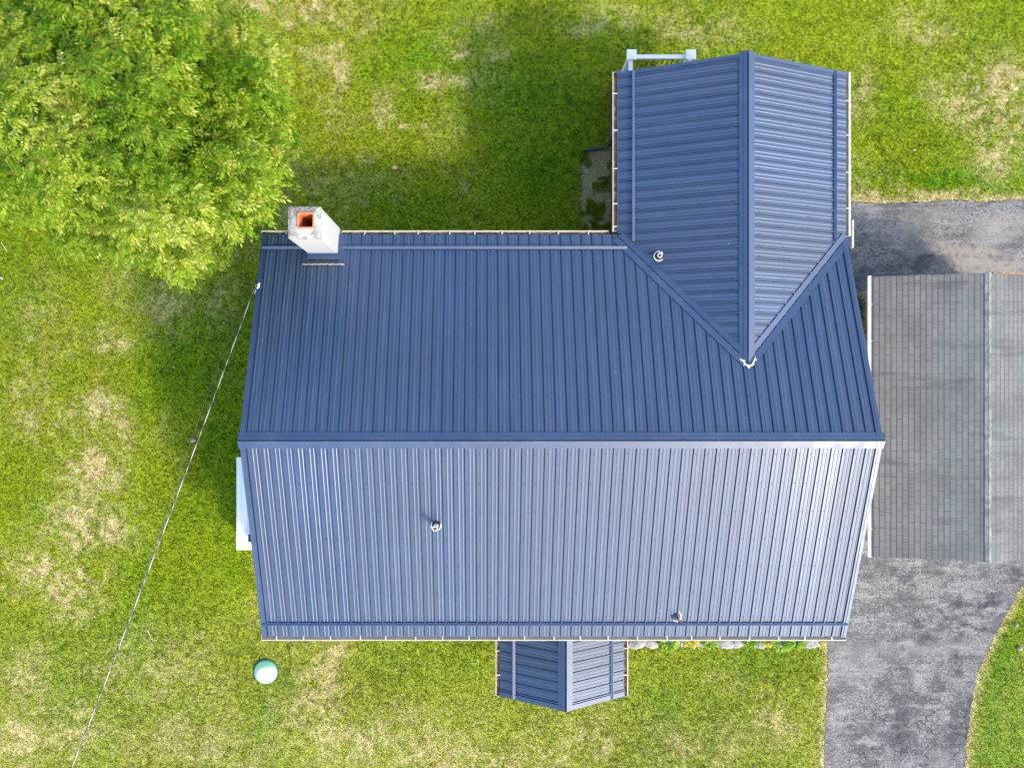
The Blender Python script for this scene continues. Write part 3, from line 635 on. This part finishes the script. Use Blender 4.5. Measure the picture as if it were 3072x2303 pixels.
# vent pipes
def vent(p, ring_r, pipe_r, h, m_pipe, m_ring, lab, arc=(0,1), bolt=False):
    mb = MB(); c = Vector(p); q = MB()
    q.lathe([(ring_r,-.015),(ring_r*.93,.022),(ring_r*.62,.034),(pipe_r*1.5,.06),(pipe_r*1.15,.085),(pipe_r*.9,.085)], c, 24)
    b = q.build('vent_pipe', M_DARK if m_ring is None else m_ring, house, smooth=True, label=lab)
    mb.lathe([(pipe_r,0),(pipe_r,h),(pipe_r*.78,h),(pipe_r*.78,h-.15),(0,h-.15)], c, 20); mb.build('pipe', m_pipe, b, smooth=False)
    s = MB(); a0, a1 = arc; N = 26; pts = []
    for i in range(N+1):
        a = 2*math.pi*(a0+(a1-a0)*i/N); pts.append(c+Vector((math.cos(a)*ring_r*1.0, math.sin(a)*ring_r*1.0, .012)))
    s.tube(pts, .013, 6); s.build('sealant_ring', M_SEAL, b, smooth=True)
M_PVC = simple('white_pvc', (.78,.77,.70), .4, .05, 10)
M_BOOT = simple('grey_boot', (.09,.09,.12), .5, .2, 10)
vent(SP(GS, -1.005, 1.79, .01), .100, .052, .40, M_PVC, M_DARK, 'white plastic vent pipe at the middle of the south slope', (.3,1.05))
vent(SP(GS, 4.15, 3.90, .01), .105, .035, .10, M_BOOT, M_BOOT, 'short dark vent pipe near the south eave', (-.35,.42))
vent(SP(GW, 2.80, 1.68, .01), .100, .05, .12, M_PVC, M_DARK, 'white vent pipe on the rear wing', (0,1))
mb = MB(); c = Vector(SP(GS, 4.15, 3.90, .06)); mb.tube([c+Vector((.03,-.04,0)), c+Vector((.15,-.17,-.06))], .02, 8); mb.build('boot_clamp', M_DARK, house)

# ---------------------------------------------------------------- deck with railing behind the wing
deck = empty('deck', (4.6, 7.3, 0), 'raised rear deck with white posts and black balusters beyond the wing gable', 'deck')
DX0, DX1, DY0, DY1, DZ = 3.40, 5.12, 6.46, 8.12, 1.05
M_WOOD = simple('grey_deck_boards', (.23,.2,.17), .85, .25, 12, .3); M_MAR = simple('maroon_stained_wood', (.11,.035,.035), .8, .35, 14, .3)
mb = MB(); yb = DY0
while yb < DY1-.02: mb.box(DX0, DX1, yb, yb+.135, DZ-.035, DZ); yb += .142
mb.build('deck_floor', M_WOOD, deck)
mb = MB(); xx = DX0
mb.box(DX0+.01,DX0+.04,DY0+.1,DY1-.04,.02,DZ-.04); yb = DY0+.12
while yb < DY1-.15: mb.box(DX0-.012,DX0+.01,yb,yb+.11,.0,DZ-.05); yb += .125
mb.box(DX0+.05,DX1,DY1-.05,DY1-.02,.02,DZ-.04); mb.build('skirt', M_MAR, deck)
posts = [(3.55,8.02),(4.985,8.02)]; RT = 2.13
for x, y in posts:
    mb = MB(); mb.box(x-.055,x+.055,y-.055,y+.055,0,RT+.02); p_ = bevel(mb.build('post', M_WHITE, deck), .006)
    mb = MB(); mb.add([(x+a*r_,y+b*r_,z_) for r_, z_ in ((.105,RT+.02),(.118,RT+.04),(.118,RT+.065),(.02,RT+.085)) for a, b in ((-1,-1),(1,-1),(1,1),(-1,1))],
        [(3,2,1,0),(12,13,14,15)]+[(i*4+k,i*4+(k+1)%4,(i+1)*4+(k+1)%4,(i+1)*4+k) for i in range(3) for k in range(4)]); mb.build('post_cap', M_WHITE, p_)
for (xa, ya), (xb, yb_) in zip(posts, posts[1:]):
    mb = MB(); mb.box(xa+.055,xb-.055,ya-.05,ya+.05,RT-.11,RT-.05); bevel(mb.build('top_rail', M_WHITE, deck), .008)
    mb = MB(); mb.box(xa+.055,xb-.055,ya-.03,ya+.03,DZ+.07,DZ+.12); bevel(mb.build('bottom_rail', M_WHITE, deck), .008)
    n = int((xb-xa-.11)/.118)
    for i in range(n):
        x = xa+.055+(xb-xa-.11)*(i+.5)/n; mb = MB(); mb.tube([(x,ya,DZ+.12),(x,ya,RT-.11)], .011, 6); mb.build('baluster', M_DARK, deck)
for xr in (3.55, 4.985):
    mb = MB(); mb.box(xr-.05,xr+.05,6.50,7.965,RT-.11,RT-.05); bevel(mb.build('top_rail', M_WHITE, deck), .008)
    mb = MB(); mb.box(xr-.03,xr+.03,6.50,7.965,DZ+.07,DZ+.12); bevel(mb.build('bottom_rail', M_WHITE, deck), .008)
    for i in range(12):
        y = 6.55+i*.118; mb = MB(); mb.tube([(xr,y,DZ+.12),(xr,y,RT-.11)], .011, 6); mb.build('baluster', M_DARK, deck)

# ---------------------------------------------------------------- side landing
land = empty('landing', (-5.5, -3.0, 0), 'white side-door landing jutting out from the west gable wall', 'landing')
x0, y1_ = W(709, 1371, .9); _, y0_ = W(709, 1649, .9)
M_LAND = simple('white_painted_boards', (.82,.82,.80), .6, .03, 2)
mb = MB(); bw = (x0+4.60)/-13
for i in range(13):
    a = x0+bw*i*1.0; mb.box(a+.002, a+bw-.002, y0_, y1_, .87, .90)
bevel(mb.build('platform', M_LAND, land), .004)
mb = MB(); mb.box(x0+.04,-4.60,y0_+.04,y1_-.04,.0,.868); mb.build('skirt', M_LAND, land)
mb = MB()
for i in range(4): mb.box(-5.6,-4.65,y0_-.28*(i+1),y0_-.28*i-.001,.0,.74-.18*i)
bevel(mb.build('step', M_LAND, land), .006)
px_, py_ = W(757, 1613, 1.1)
pot = empty('planter', (px_, py_, .9), 'dark square planter standing on the white landing', 'planter')
mb = MB(); mb.add([(px_+a*r_,py_+b*r_,z_) for r_, z_ in ((.07,.90),(.10,1.12),(.085,1.12),(.08,1.08)) for a, b in ((-1,-1),(1,-1),(1,1),(-1,1))],
    [(3,2,1,0),(12,13,14,15)]+[(i*4+k,i*4+(k+1)%4,(i+1)*4+(k+1)%4,(i+1)*4+k) for i in range(3) for k in range(4)]); mb.build('pot', M_BLACKP, pot)

# ---------------------------------------------------------------- garage
gar = empty('garage', (11.6, -.7, 0), 'detached grey shingled garage standing over the driveway east of the house', 'garage')
GX, GZ, GP, GYA, GYB = 11.62, 2.96, .235, -4.045, 2.625; GEd = 2.36
GG1 = (GX, GZ, GP, -1, 'y'); GG2 = (GX, GZ, GP, 1, 'y')
for g, lab in ((GG1, 'west slope of grey shingles with greenish algae'), (GG2, 'east slope of worn grey shingles')):
    mb = MB(); mb.slab([SP(g,GYA,0),SP(g,GYB,0),SP(g,GYB,GEd),SP(g,GYA,GEd)], .05); mb.build('shingle_roof', M_SHING, gar, label=lab)
mb = MB(); y = GYA
while y < GYB-.02:
    y2 = min(y+.15, GYB)
    for g in (GG1, GG2): mb.add([SP(g,y,0,.028),SP(g,y2+.02,0,.018),SP(g,y2+.02,.075,.012),SP(g,y,.075,.020),SP(g,y,.075,.0),SP(g,y,0,.0)], [(0,1,2,3),(0,3,4,5)])
    y += .15
mb.build('ridge_shingles', M_RIDGESH, gar)
gutter((GX-GEd-.01,GYA-.02),(GX-GEd-.01,GYB+.02),(-1,0),GZ-GP*GEd-.02,True,.9,mat=simple('white_metal_gutter',(.72,.72,.74),.35,.08,4), parent=gar, wd=.085, lip=.06)
mb = MB()
for g in (GG1, GG2):
    for e, o in ((GYB,1),(GYA,-1)):
        if g is GG2 and o > 0: mb.extr([(o*.0,.004),(o*.03,.004),(o*.03,-.07),(o*.0,-.07)], lambda a, b, t_: SP(g, e+a+o*.001, t_, b), [.15 if g is GG2 else 1.9, 2.30])
mb.build('rake_edge', M_RUST, gar)
mb = MB(); f = lambda x: GZ-GP*abs(x-GX)-.06; xa, xb = GX-2.12, GX+2.12
mb.extr([(xa,0),(xb,0),(xb,f(xb)),(GX,f(GX)),(xa,f(xa))], lambda a, b, t_: (a, t_, b), [GYA+.22, GYB-.22]); mb.build('wall', M_SIDE3, gar)
mb = MB(); mb.box(GX-1.3,GX+1.3,GYA+.17,GYA+.215,.02,2.1); gd = bevel(mb.build('garage_door', M_WHITE, gar), .005); mb = MB(); mb.box(GX-.08,GX+.08,GYA+.14,GYA+.168,.5,.54); mb.build('handle', M_DARK, gd)

# ---------------------------------------------------------------- septic lid
m = MT('green_plastic_painted_highlight'); n1 = m.noise(5, 4, .6); sx = m.n('ShaderNodeSeparateXYZ'); m.l(m.co, sx.inputs[0])
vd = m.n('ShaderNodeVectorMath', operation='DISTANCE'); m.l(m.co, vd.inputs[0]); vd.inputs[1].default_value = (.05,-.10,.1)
m.col(m.mix(m.rng(m.math('ADD', vd.outputs['Value'], m.math('MULTIPLY', n1, .15)), .42, .24), (.12,.36,.22), (.60,.62,.56))).set(Roughness=.45); m.b.inputs['Coat Weight'].default_value = .3  # pale off-centre patch is a glossy highlight put into the colour
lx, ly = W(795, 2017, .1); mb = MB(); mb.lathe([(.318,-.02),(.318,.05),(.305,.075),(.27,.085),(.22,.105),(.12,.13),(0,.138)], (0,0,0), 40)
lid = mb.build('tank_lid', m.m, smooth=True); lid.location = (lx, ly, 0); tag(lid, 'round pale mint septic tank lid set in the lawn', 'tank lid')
mb = MB(); mb.lathe([(.318,-.03),(.345,-.03),(.345,.02),(.318,.02)], (0,0,0), 40); q = mb.build('riser_ring', simple('green_riser', (.03,.10,.07), .6, .2, 8), lid); q.matrix_parent_inverse = Matrix.Identity(4)

# ---------------------------------------------------------------- overhead service cable and its pole
A = Vector((*W(764, 862, 4.15), 4.15)); B = Vector((*W(215, 2303, 5.29), 5.29)); dirv = (B-A); C_ = A+dirv*2.3; C_.z = 7.9
def cable_pt(t): p = A.lerp(C_, t); p.z -= 4*t*(1-t)*.5; return p
pts = [cable_pt(i/120) for i in range(121)]
m = MT('bare_aluminium_and_black_wire'); m.set(Roughness=.45); wv = m.n('ShaderNodeAttribute', attribute_name='tw'); m.col(m.mix(m.math('GREATER_THAN', wv.outputs['Fac'], .5), (.78,.77,.72), (.03,.03,.03)))
cable = empty('service_cable', tuple(A), 'pale overhead service cable with black wire twisted round it, slung above the west lawn', 'cable')
Ltot = (C_-A).length; N = 1400; P_ = [cable_pt(i/N) for i in range(N+1)]
mb = MB(); mb.tube(P_, .0085, 6); mb.build('messenger_wire', simple('bare_aluminium', (.5,.49,.46), .5, .1, 30), cable)
def twist(ph, rr, pitch=1.15):
    o = []; dv = (C_-A).normalized(); s1 = dv.cross(Vector((0,0,1))).normalized(); s2 = s1.cross(dv)
    for i, p in enumerate(P_):
        a = 2*math.pi*(i/N*Ltot/pitch)+ph; o.append(p+(s1*math.cos(a)+s2*math.sin(a))*rr)
    return o
mb = MB(); mb.tube(twist(0,.011,.8), .008, 6); mb.build('insulated_wire', M_DARK, cable)
mb = MB(); mb.tube(twist(2.2,.010,.8), .007, 6); mb.build('insulated_wire', M_DARK, cable)
mb = MB(); a = A+Vector((.10,.02,.05)); mb.tube([a+Vector((.04,.05,.06)), a+Vector((-.02,.02,.0)), a+Vector((.02,.0,.03)), a+Vector((-.03,-.05,.0)), A+Vector((-.0,-.12,.0))], [.015,.02,.017,.022,.014], 8)
mb.tube([A+Vector((-.015,-.10,.0)), A+Vector((.05,-.20,-.02))], .008, 6); mb.build('cable_clamp', M_WHITE, cable, smooth=True)
mb = MB(); mb.tube([A+Vector((.02,.02,.03)), (-4.60,2.16,4.06)], .012, 6); mb.build('anchor_hook', M_GUT, cable)
pts2 = []
for i in range(61):
    q = cable_pt(i/60*.98); k_ = math.sin(i/60*math.pi); pts2.append((q.x-.25-.05*math.sin(i*.21), q.y+.0, q.z-.25-.35*k_))
mb = MB(); mb.tube(pts2, .0055, 5); tw = mb.build('telephone_wire', M_GREYW); tag(tw, 'thin grey telephone wire hanging just left of the pale service cable', 'wire')
pole = empty('utility_pole', (C_.x, C_.y, 0), 'wooden utility pole holding the far end of the service cable', 'utility pole')
mb = MB(); mb.tube([(C_.x-.14,C_.y,0),(C_.x-.14,C_.y,8.6)], [.15,.11], 14); mb.build('shaft', simple('weathered_pole', (.16,.12,.09), .9, .3, 6, .4), pole)
mb = MB(); mb.box(C_.x-.9,C_.x+.6,C_.y+.10,C_.y+.20,7.7,7.82); mb.build('crossarm', simple('crossarm_wood', (.2,.15,.11), .9, .3, 6), pole)

# ---------------------------------------------------------------- foliage builder
def leaf_mat(name, cols, dark, trans=.45, rough=.45):
    m = MT(name); rn = m.attr('rnd'); cl = m.attr('clump')
    c = m.ramp(rn, [(i/(len(cols)-1), x) for i, x in enumerate(cols)]); c = m.mix(m.rng(cl, 0, 1, 0, .5, False), c, dark)  # inner and downward leaves tinted darker, crown shade put into the colour
    m.col(c).set(Roughness=rough); m.b.inputs['Specular IOR Level'].default_value = .12
    tr = m.n('ShaderNodeBsdfTranslucent'); m.l(m.mix(.5, c, (.45,.55,.03), 'MULTIPLY') if False else c, tr.inputs[0]); ms = m.n('ShaderNodeMixShader'); ms.inputs[0].default_value = trans
    m.l(m.b.outputs[0], ms.inputs[1]); m.l(tr.outputs[0], ms.inputs[2]); m.l(ms.outputs[0], m.out.inputs[0]); return m.m
def leaflets(name, base, dirs, length, width, rnd, clump, mat, parent=None, droop=.35, fold=.25):
    """each leaflet: 2 segments along its length, folded along the midrib (4 quads)"""
    n = len(base); d = dirs/np.linalg.norm(dirs, axis=1, keepdims=True)
    up = np.tile([0,0,1.], (n,1))+rng.normal(0,.35,(n,3)); s = np.cross(d, up); s /= np.linalg.norm(s, axis=1, keepdims=True)+1e-9; nn = np.cross(s, d)
    L = length[:,None]; wv = width[:,None]; dn = np.array([0,0,-1.])
    c0 = base; c1 = base+d*L*.5+dn*L*droop*.12; c2 = base+d*L*.95+dn*L*droop*.5
    e1 = s*wv*.5; f1 = nn*wv*fold
    V = np.stack([c0, c1+e1+f1, c1, c1-e1+f1, c2], 1).reshape(-1,3)
    o = np.arange(n)[:,None]*5; F = np.concatenate([o+np.array([[0,2,1]]), o+np.array([[0,3,2]]), o+np.array([[1,2,4]]), o+np.array([[2,3,4]])], 0)
    me = bpy.data.meshes.new(name); np_mesh(me, V, F); put_attr(me, 'rnd', np.repeat(rnd, 5)); put_attr(me, 'clump', np.repeat(clump, 5)); me.materials.append(mat)
    ob = bpy.data.objects.new(name, me); col.objects.link(ob)
    if parent: ob.parent = parent; ob.matrix_parent_inverse = Matrix.Translation(-thing_loc(parent))
    return ob

# ---------------------------------------------------------------- the big tree
out_px = np.array([(1300,-40),(1290,40),(1400,60),(1540,130),(1600,260),(1640,350),(1642,480),(1600,540),(1592,600),(1640,720),(1652,850),(1640,970),(1560,1070),(1500,1150),(1478,1260),(1400,1320),(1280,1400),(1230,1520),(1080,1570),
 (950,1600),(850,1540),(790,1550),(700,1490),(600,1440),(520,1465),(400,1450),(280,1380),(130,1290),(0,1215),(-160,1120),(-260,900),(-300,600),(-270,300),(-200,0),(-60,-300),(250,-480),(600,-540),(900,-480),(1150,-300)])/1.842
TX, TY = W(420, 400, 6); tree = empty('tree', (TX, TY, 0), 'large broad-crowned tree with bright yellow-green drooping leaflets north-west of the house', 'tree')
ZB, ZT = 3.3, 7.4
cand = rng.uniform([-180,-320],[920,900],(9000,2)); cx_, cy_ = cand[:,0], cand[:,1]; poly = [tuple(p) for p in out_px]
inn = inpoly(cx_, cy_, poly); cand = cand[inn]; dist = polydist(cand[:,0], cand[:,1], poly)
tt = np.clip((dist-30)/330, 0, 1); dome = np.sqrt(1-(1-tt)**2)
lump = fbm(cand[:,0]/100, cand[:,1]/100, 1.15, 61, 3)
zt = ZB+(ZT-ZB)*dome+(lump-.5)*5.4*(.4+.6*dome)
order = rng.permutation(len(cand)); sel = []; grid = {}
for i in order:                                                # poisson thinning
    if dist[i] < 34: continue
    key = (int(cand[i,0]//26), int(cand[i,1]//26)); ok = True
    for a in (-1,0,1):
        for b in (-1,0,1):
            for j in grid.get((key[0]+a, key[1]+b), ()):
                if (cand[i,0]-cand[j,0])**2+(cand[i,1]-cand[j,1])**2 < 26**2: ok = False
    if ok: grid.setdefault(key, []).append(i); sel.append(i)
sel = np.array(sel); ss = FPX/(CAMZ-zt[sel]); TC = np.stack([(cand[sel,0]-NX)/ss, (NY-cand[sel,1])/ss, zt[sel]], -1)
lum = lump[sel]
ctr = np.array([TX, TY, 4.6])
# rounded lobes of foliage carried on the dome, deep gaps between them
LC = []; used = []
for i in rng.permutation(len(TC)):
    if all(np.linalg.norm(TC[i,:2]-TC[j,:2]) > .50 for j in used): used.append(i); LC.append(TC[i])
LC = np.array(LC); ldist = dist[sel][used]; lr = np.minimum(rng.uniform(.42,.68,len(LC)), np.maximum(.16, (ldist-40)/150)); TC2, ND, SH = [], [], []
for c, r_ in zip(LC, lr):
    c = c-np.array([0,0,r_*.55]); nl = int(12+58*(r_/.6)**2)
    v = rng.normal(0,1,(nl,3)); v[:,2] = np.abs(v[:,2])*1.0-.30; v /= np.linalg.norm(v,axis=1,keepdims=True)
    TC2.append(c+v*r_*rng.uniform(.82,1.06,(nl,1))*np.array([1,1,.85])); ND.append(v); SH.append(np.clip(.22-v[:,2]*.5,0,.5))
TC0 = TC.copy(); TC0[:,2] -= .5; TC0[:,:2] = ctr[:2]+(TC0[:,:2]-ctr[:2])*.97
TC = np.concatenate(TC2); ND = np.concatenate(ND); SH = np.concatenate(SH); inner = [TC0]
base_q = np.repeat(LC, 4, 0)
for k, (f_, dz) in enumerate(((.86,-.9),(.70,-1.7),(.86,-2.2))):
    q = base_q[rng.random(len(base_q)) < .6].copy(); q[:,:2] = ctr[:2]+(q[:,:2]-ctr[:2])*f_; q[:,2] = np.maximum(q[:,2]+dz+rng.normal(0,.25,len(q)), 2.3); q += rng.normal(0,.22,q.shape); inner.append(q)
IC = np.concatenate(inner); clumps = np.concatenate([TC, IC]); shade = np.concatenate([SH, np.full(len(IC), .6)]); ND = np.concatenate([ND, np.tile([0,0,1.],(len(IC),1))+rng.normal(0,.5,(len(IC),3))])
tone = fbm(clumps[:,0], clumps[:,1], .9, 91, 3)
bs, ds, ln_, wd_, rd_, cl_ = [], [], [], [], [], []
for ci in range(len(clumps)):
    c = clumps[ci]; outd = ND[ci]/np.linalg.norm(ND[ci])
    nf = 3 if ci < len(TC) else 6; big = rng.uniform(.85, 1.2) if ci < len(TC) else 1.1
    for k in range(nf):
        a = rng.uniform(0, 2*np.pi); el = rng.uniform(-.3, .5); fd = np.array([math.cos(a)*math.cos(el), math.sin(a)*math.cos(el), math.sin(el)])+outd*.55; fd /= np.linalg.norm(fd)
        LL = rng.uniform(.16,.26)*big; st = c+rng.normal(0,.05,3); m_ = 10; tq = np.linspace(.12, 1, m_)
        pos = st+fd*LL*tq[:,None]+np.array([0,0,-1.])*(.34*LL*tq**2)[:,None]
        side = np.cross(fd, [0,0,1.]); side /= np.linalg.norm(side)+1e-9; sg = np.where(np.arange(m_) % 2, 1, -1)[:,None].astype(float); sg[-1] = 0
        dv = fd*.75+side*sg*.8+np.array([0,0,-.30])+rng.normal(0,.16,(m_,3))
        bs.append(pos); ds.append(dv); ln_.append(rng.uniform(.062,.095,m_)*big); wd_.append(rng.uniform(.026,.038,m_)*big)
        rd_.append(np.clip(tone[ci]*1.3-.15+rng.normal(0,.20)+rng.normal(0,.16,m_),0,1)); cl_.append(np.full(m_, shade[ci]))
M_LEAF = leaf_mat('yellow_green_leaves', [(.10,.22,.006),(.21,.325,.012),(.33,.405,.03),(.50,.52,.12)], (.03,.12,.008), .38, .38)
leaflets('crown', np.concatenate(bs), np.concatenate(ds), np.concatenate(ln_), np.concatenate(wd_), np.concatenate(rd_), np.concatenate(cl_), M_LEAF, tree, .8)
M_BARK = simple('brown_bark', (.13,.10,.075), .95, .35, 9, .8)
mb = MB(); mb.tube([(TX,TY,-.1),(TX,TY,.3),(TX+.05,TY,1.4),(TX+.1,TY+.05,2.6)], [.34,.26,.22,.20], 14); mb.build('trunk', M_BARK, tree, smooth=True)
r = random.Random(12); mb = MB(); base = Vector((TX+.1,TY+.05,2.5))
for k in range(9):
    a = k*2.4+r.uniform(-.3,.3); tgt = clumps[r.randrange(len(TC))] if False else np.array([TX+math.cos(a)*r.uniform(1.2,2.4), TY+math.sin(a)*r.uniform(1.2,2.4), r.uniform(4.2,5.8)])
    tgt = Vector(tgt); mid = base.lerp(tgt,.5)+Vector((r.uniform(-.2,.2),r.uniform(-.2,.2),.35)); mb.tube([base, base.lerp(mid,.5)+Vector((0,0,.1)), mid, tgt], [.14,.11,.075,.035], 8)
    cand2 = sorted(range(len(clumps)), key=lambda i: (Vector(clumps[i])-tgt).length)[:60]
    for i in r.sample(cand2, 16):
        q = Vector(clumps[i]); s_ = mid.lerp(tgt, r.uniform(.2,1)); mb.tube([s_, s_.lerp(q,.5)+Vector((0,0,.08)), q], [.03,.018,.006], 5, cap=False)
mb.build('branches', M_BARK, tree, smooth=True)

# ---------------------------------------------------------------- shrubs between house and garage
def shrub(x, y, h, rad, mat, lab, seed, group=None, lw=(.05,.09)):
    r = np.random.default_rng(seed); t_ = empty('shrub', (x, y, 0), lab, 'shrub', group); n = 1500
    v = r.normal(0,1,(n,3)); v /= np.linalg.norm(v,axis=1,keepdims=True); v[:,2] = np.abs(v[:,2])*1.0-.25; rr = (.55+.45*r.random(n))[:,None]
    b = np.array([x,y,h*.55])+v*rr*np.array([rad,rad,h*.45]); b += (fbm(v[:,0]*2+5,v[:,1]*2,1.5,seed,2)[:,None]-.5)*.25*v
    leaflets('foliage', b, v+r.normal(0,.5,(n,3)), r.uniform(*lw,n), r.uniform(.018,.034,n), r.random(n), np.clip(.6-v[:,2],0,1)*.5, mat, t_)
    mb = MB()
    for k in range(6):
        a = k*1.05; mb.tube([(x,y,0),(x+math.cos(a)*rad*.3,y+math.sin(a)*rad*.3,h*.4),(x+math.cos(a)*rad*.6,y+math.sin(a)*rad*.6,h*.75)], [.02,.014,.005], 6)
    mb.build('stems', M_BARK, t_)
M_SHRUB = leaf_mat('bronze_and_yellow_leaves', [(.10,.05,.015),(.22,.13,.03),(.30,.30,.05),(.50,.42,.12)], (.03,.05,.01), .3)
M_SHRUB2 = leaf_mat('dark_green_leaves', [(.015,.05,.008),(.04,.11,.015),(.08,.17,.02)], (.01,.03,.005), .3)
shrub(9.28, 1.95, 2.0, .42, M_SHRUB2, 'dark green shrub at the north corner of the garage wall', 3, 'shrubs squeezed between house and garage')
shrub(9.30, 1.45, 2.1, .40, M_SHRUB, 'yellow and bronze leaved shrub against the white garage gutter', 4, 'shrubs squeezed between house and garage')
shrub(9.32, .75, 1.95, .36, M_SHRUB2, 'low dark shrub between roof edge and garage gutter, southmost of three', 5, 'shrubs squeezed between house and garage')

# ---------------------------------------------------------------- bed plants and edging stones along the south wall
M_LIME = leaf_mat('lime_hosta_leaves', [(.12,.30,.015),(.24,.42,.03),(.36,.48,.05)], (.05,.16,.01), .4)
M_YEL = leaf_mat('yellow_hosta_leaves', [(.35,.36,.04),(.55,.50,.06),(.65,.56,.12)], (.2,.22,.02), .35)
def hosta(px, h, rad, mat, lab, seed, py=1928):
    x, y = W(px, py, .2); r = np.random.default_rng(seed); n = 130; t_ = None
    a = r.uniform(0,2*np.pi,n); el = r.uniform(-.1,1.2,n); q = r.random(n); v = np.stack([np.cos(a)*np.cos(el),np.sin(a)*np.cos(el),np.sin(el)],-1)
    b = np.array([x,y,.06])+v*np.array([rad,rad,h])*(.35+.5*q)[:,None]
    o = leaflets('plant', b, v*np.array([1,1,.35]), r.uniform(.10,.17,n), r.uniform(.06,.09,n), r.random(n), np.zeros(n), mat, None, .6, .15)
    tag(o, lab, 'plant', 'leafy plants in the white gravel bed')
hosta(2007,.32,.26,M_LIME,'lime green plant in the gravel bed just right of the porch, leftmost large one',1)
hosta(2078,.22,.20,M_YEL,'yellow leaved plant next to the leftmost lime green plant in the gravel bed',2,1920)
hosta(2132,.26,.20,M_LIME,'small green plant left of the large white edging stone',3,1922)
hosta(2255,.22,.17,M_LIME,'small green plant right of the large white edging stone',4,1922)
hosta(2305,.24,.17,M_YEL,'yellow plant beside the widest lime green clump in the bed',5,1920)
hosta(2350,.34,.27,M_LIME,'wide lime green clump toward the driveway end of the bed',6,1926)
hosta(2392,.30,.20,M_LIME,'bright green plant nearest the driveway in the gravel bed',7,1926)
M_STONE = simple('white_limestone', (.30,.285,.265), .85, .3, 8, .5)
def stone(name, x, y, z, a, b, c, lab, cat, seed, group=None, mat=None):
    r = random.Random(seed); bm = bmesh.new(); bmesh.ops.create_icosphere(bm, subdivisions=2, radius=1)
    for v in bm.verts: k = 1+r.uniform(-.14,.14); v.co = Vector((v.co.x*a*k, v.co.y*b*k, v.co.z*c*k))
    me = bpy.data.meshes.new(name); bm.to_mesh(me); bm.free(); me.materials.append(mat or M_STONE); o = bpy.data.objects.new(name, me); col.objects.link(o); o.location = (x,y,z); o.rotation_euler.z = r.uniform(-.4,.4); tag(o, lab, cat, group); return o
for i, (px, a, lab) in enumerate(((1915,.30,'long white edging stone touching the porch gutter side'),(1952,.22,'white edging stone left of the first lime plant'),(2178,.28,'large white edging stone in the middle of the bed'),(2213,.20,'white edging stone partly under brown twigs, middle of the bed'),(2283,.15,'small white edging stone before the yellow plant'),(2432,.26,'white edging stone at the driveway end of the bed'))):
    x, y = W(px, 1930, .08); stone('edging_stone', x, y, .05, a, .14, .09, lab, 'stone', i, 'white edging stones along the gravel bed')
# small things lying on the lawn
for i, (px, py, s_, lab) in enumerate(((7,834,.07,'white stone on the lawn at the far left edge, below the tree'),(581,1320,.10,'white stone under the service cable west of the roof ridge'),(523,1100,.05,'small pale stone on the lawn west of the cable'),(673,968,.04,'tiny pale stone between cable and roof edge'),(3046,1872,.08,'round white stone on the lawn right of the driveway'),(3056,1943,.10,'chunky white stone below the round one, right of the driveway'),(2739,451,.05,'tiny white stone on the grass north of the driveway'),(2950,1673,.05,'small yellowish white stone at the garage corner on the driveway'))):
    x, y = W(px, py); stone('stone', x, y, .04, s_*.8, s_*.6, s_*.5, lab, 'stone', 20+i, 'small stones scattered about')
for px, py, L, a, lab in ((17,743,.30,-1.0,'pale stick on the grass at the left edge under the tree'),(450,1897,.22,-1.2,'thin pale stick on the south-west lawn'),(975,518,.17,-.4,'pale stick on the grass north of the chimney'),(115,1940,.01,0,'')):
    if not lab: continue
    x, y = W(px, py); mb = MB(); mb.tube([(-L/2,0,.0),(-.02,.012,.012),(L/2,0,.0)], [.007,.009,.005], 6); o = mb.build('stick', simple('bleached_wood', (.6,.55,.45), .9, .1, 9)); o.location = (x,y,.06); o.rotation_euler.z = a; tag(o, lab, 'stick', 'sticks on the lawn')
x, y = W(1184, 505); mb = MB(); mb.add([(-.09,0,.06),(-.02,.05,.075),(.06,.045,.06),(.09,0,.07),(.05,-.05,.06),(-.03,-.045,.08),(0,0,.085)], [(0,6,1),(1,6,2),(2,6,3),(3,6,4),(4,6,5),(5,6,0)]); o = mb.build('fallen_leaf', simple('tan_dead_leaf', (.6,.38,.16), .7, .2, 9)); o.location = (x,y,0); tag(o, 'tan fallen leaf on the lawn between tree and wing', 'leaf')
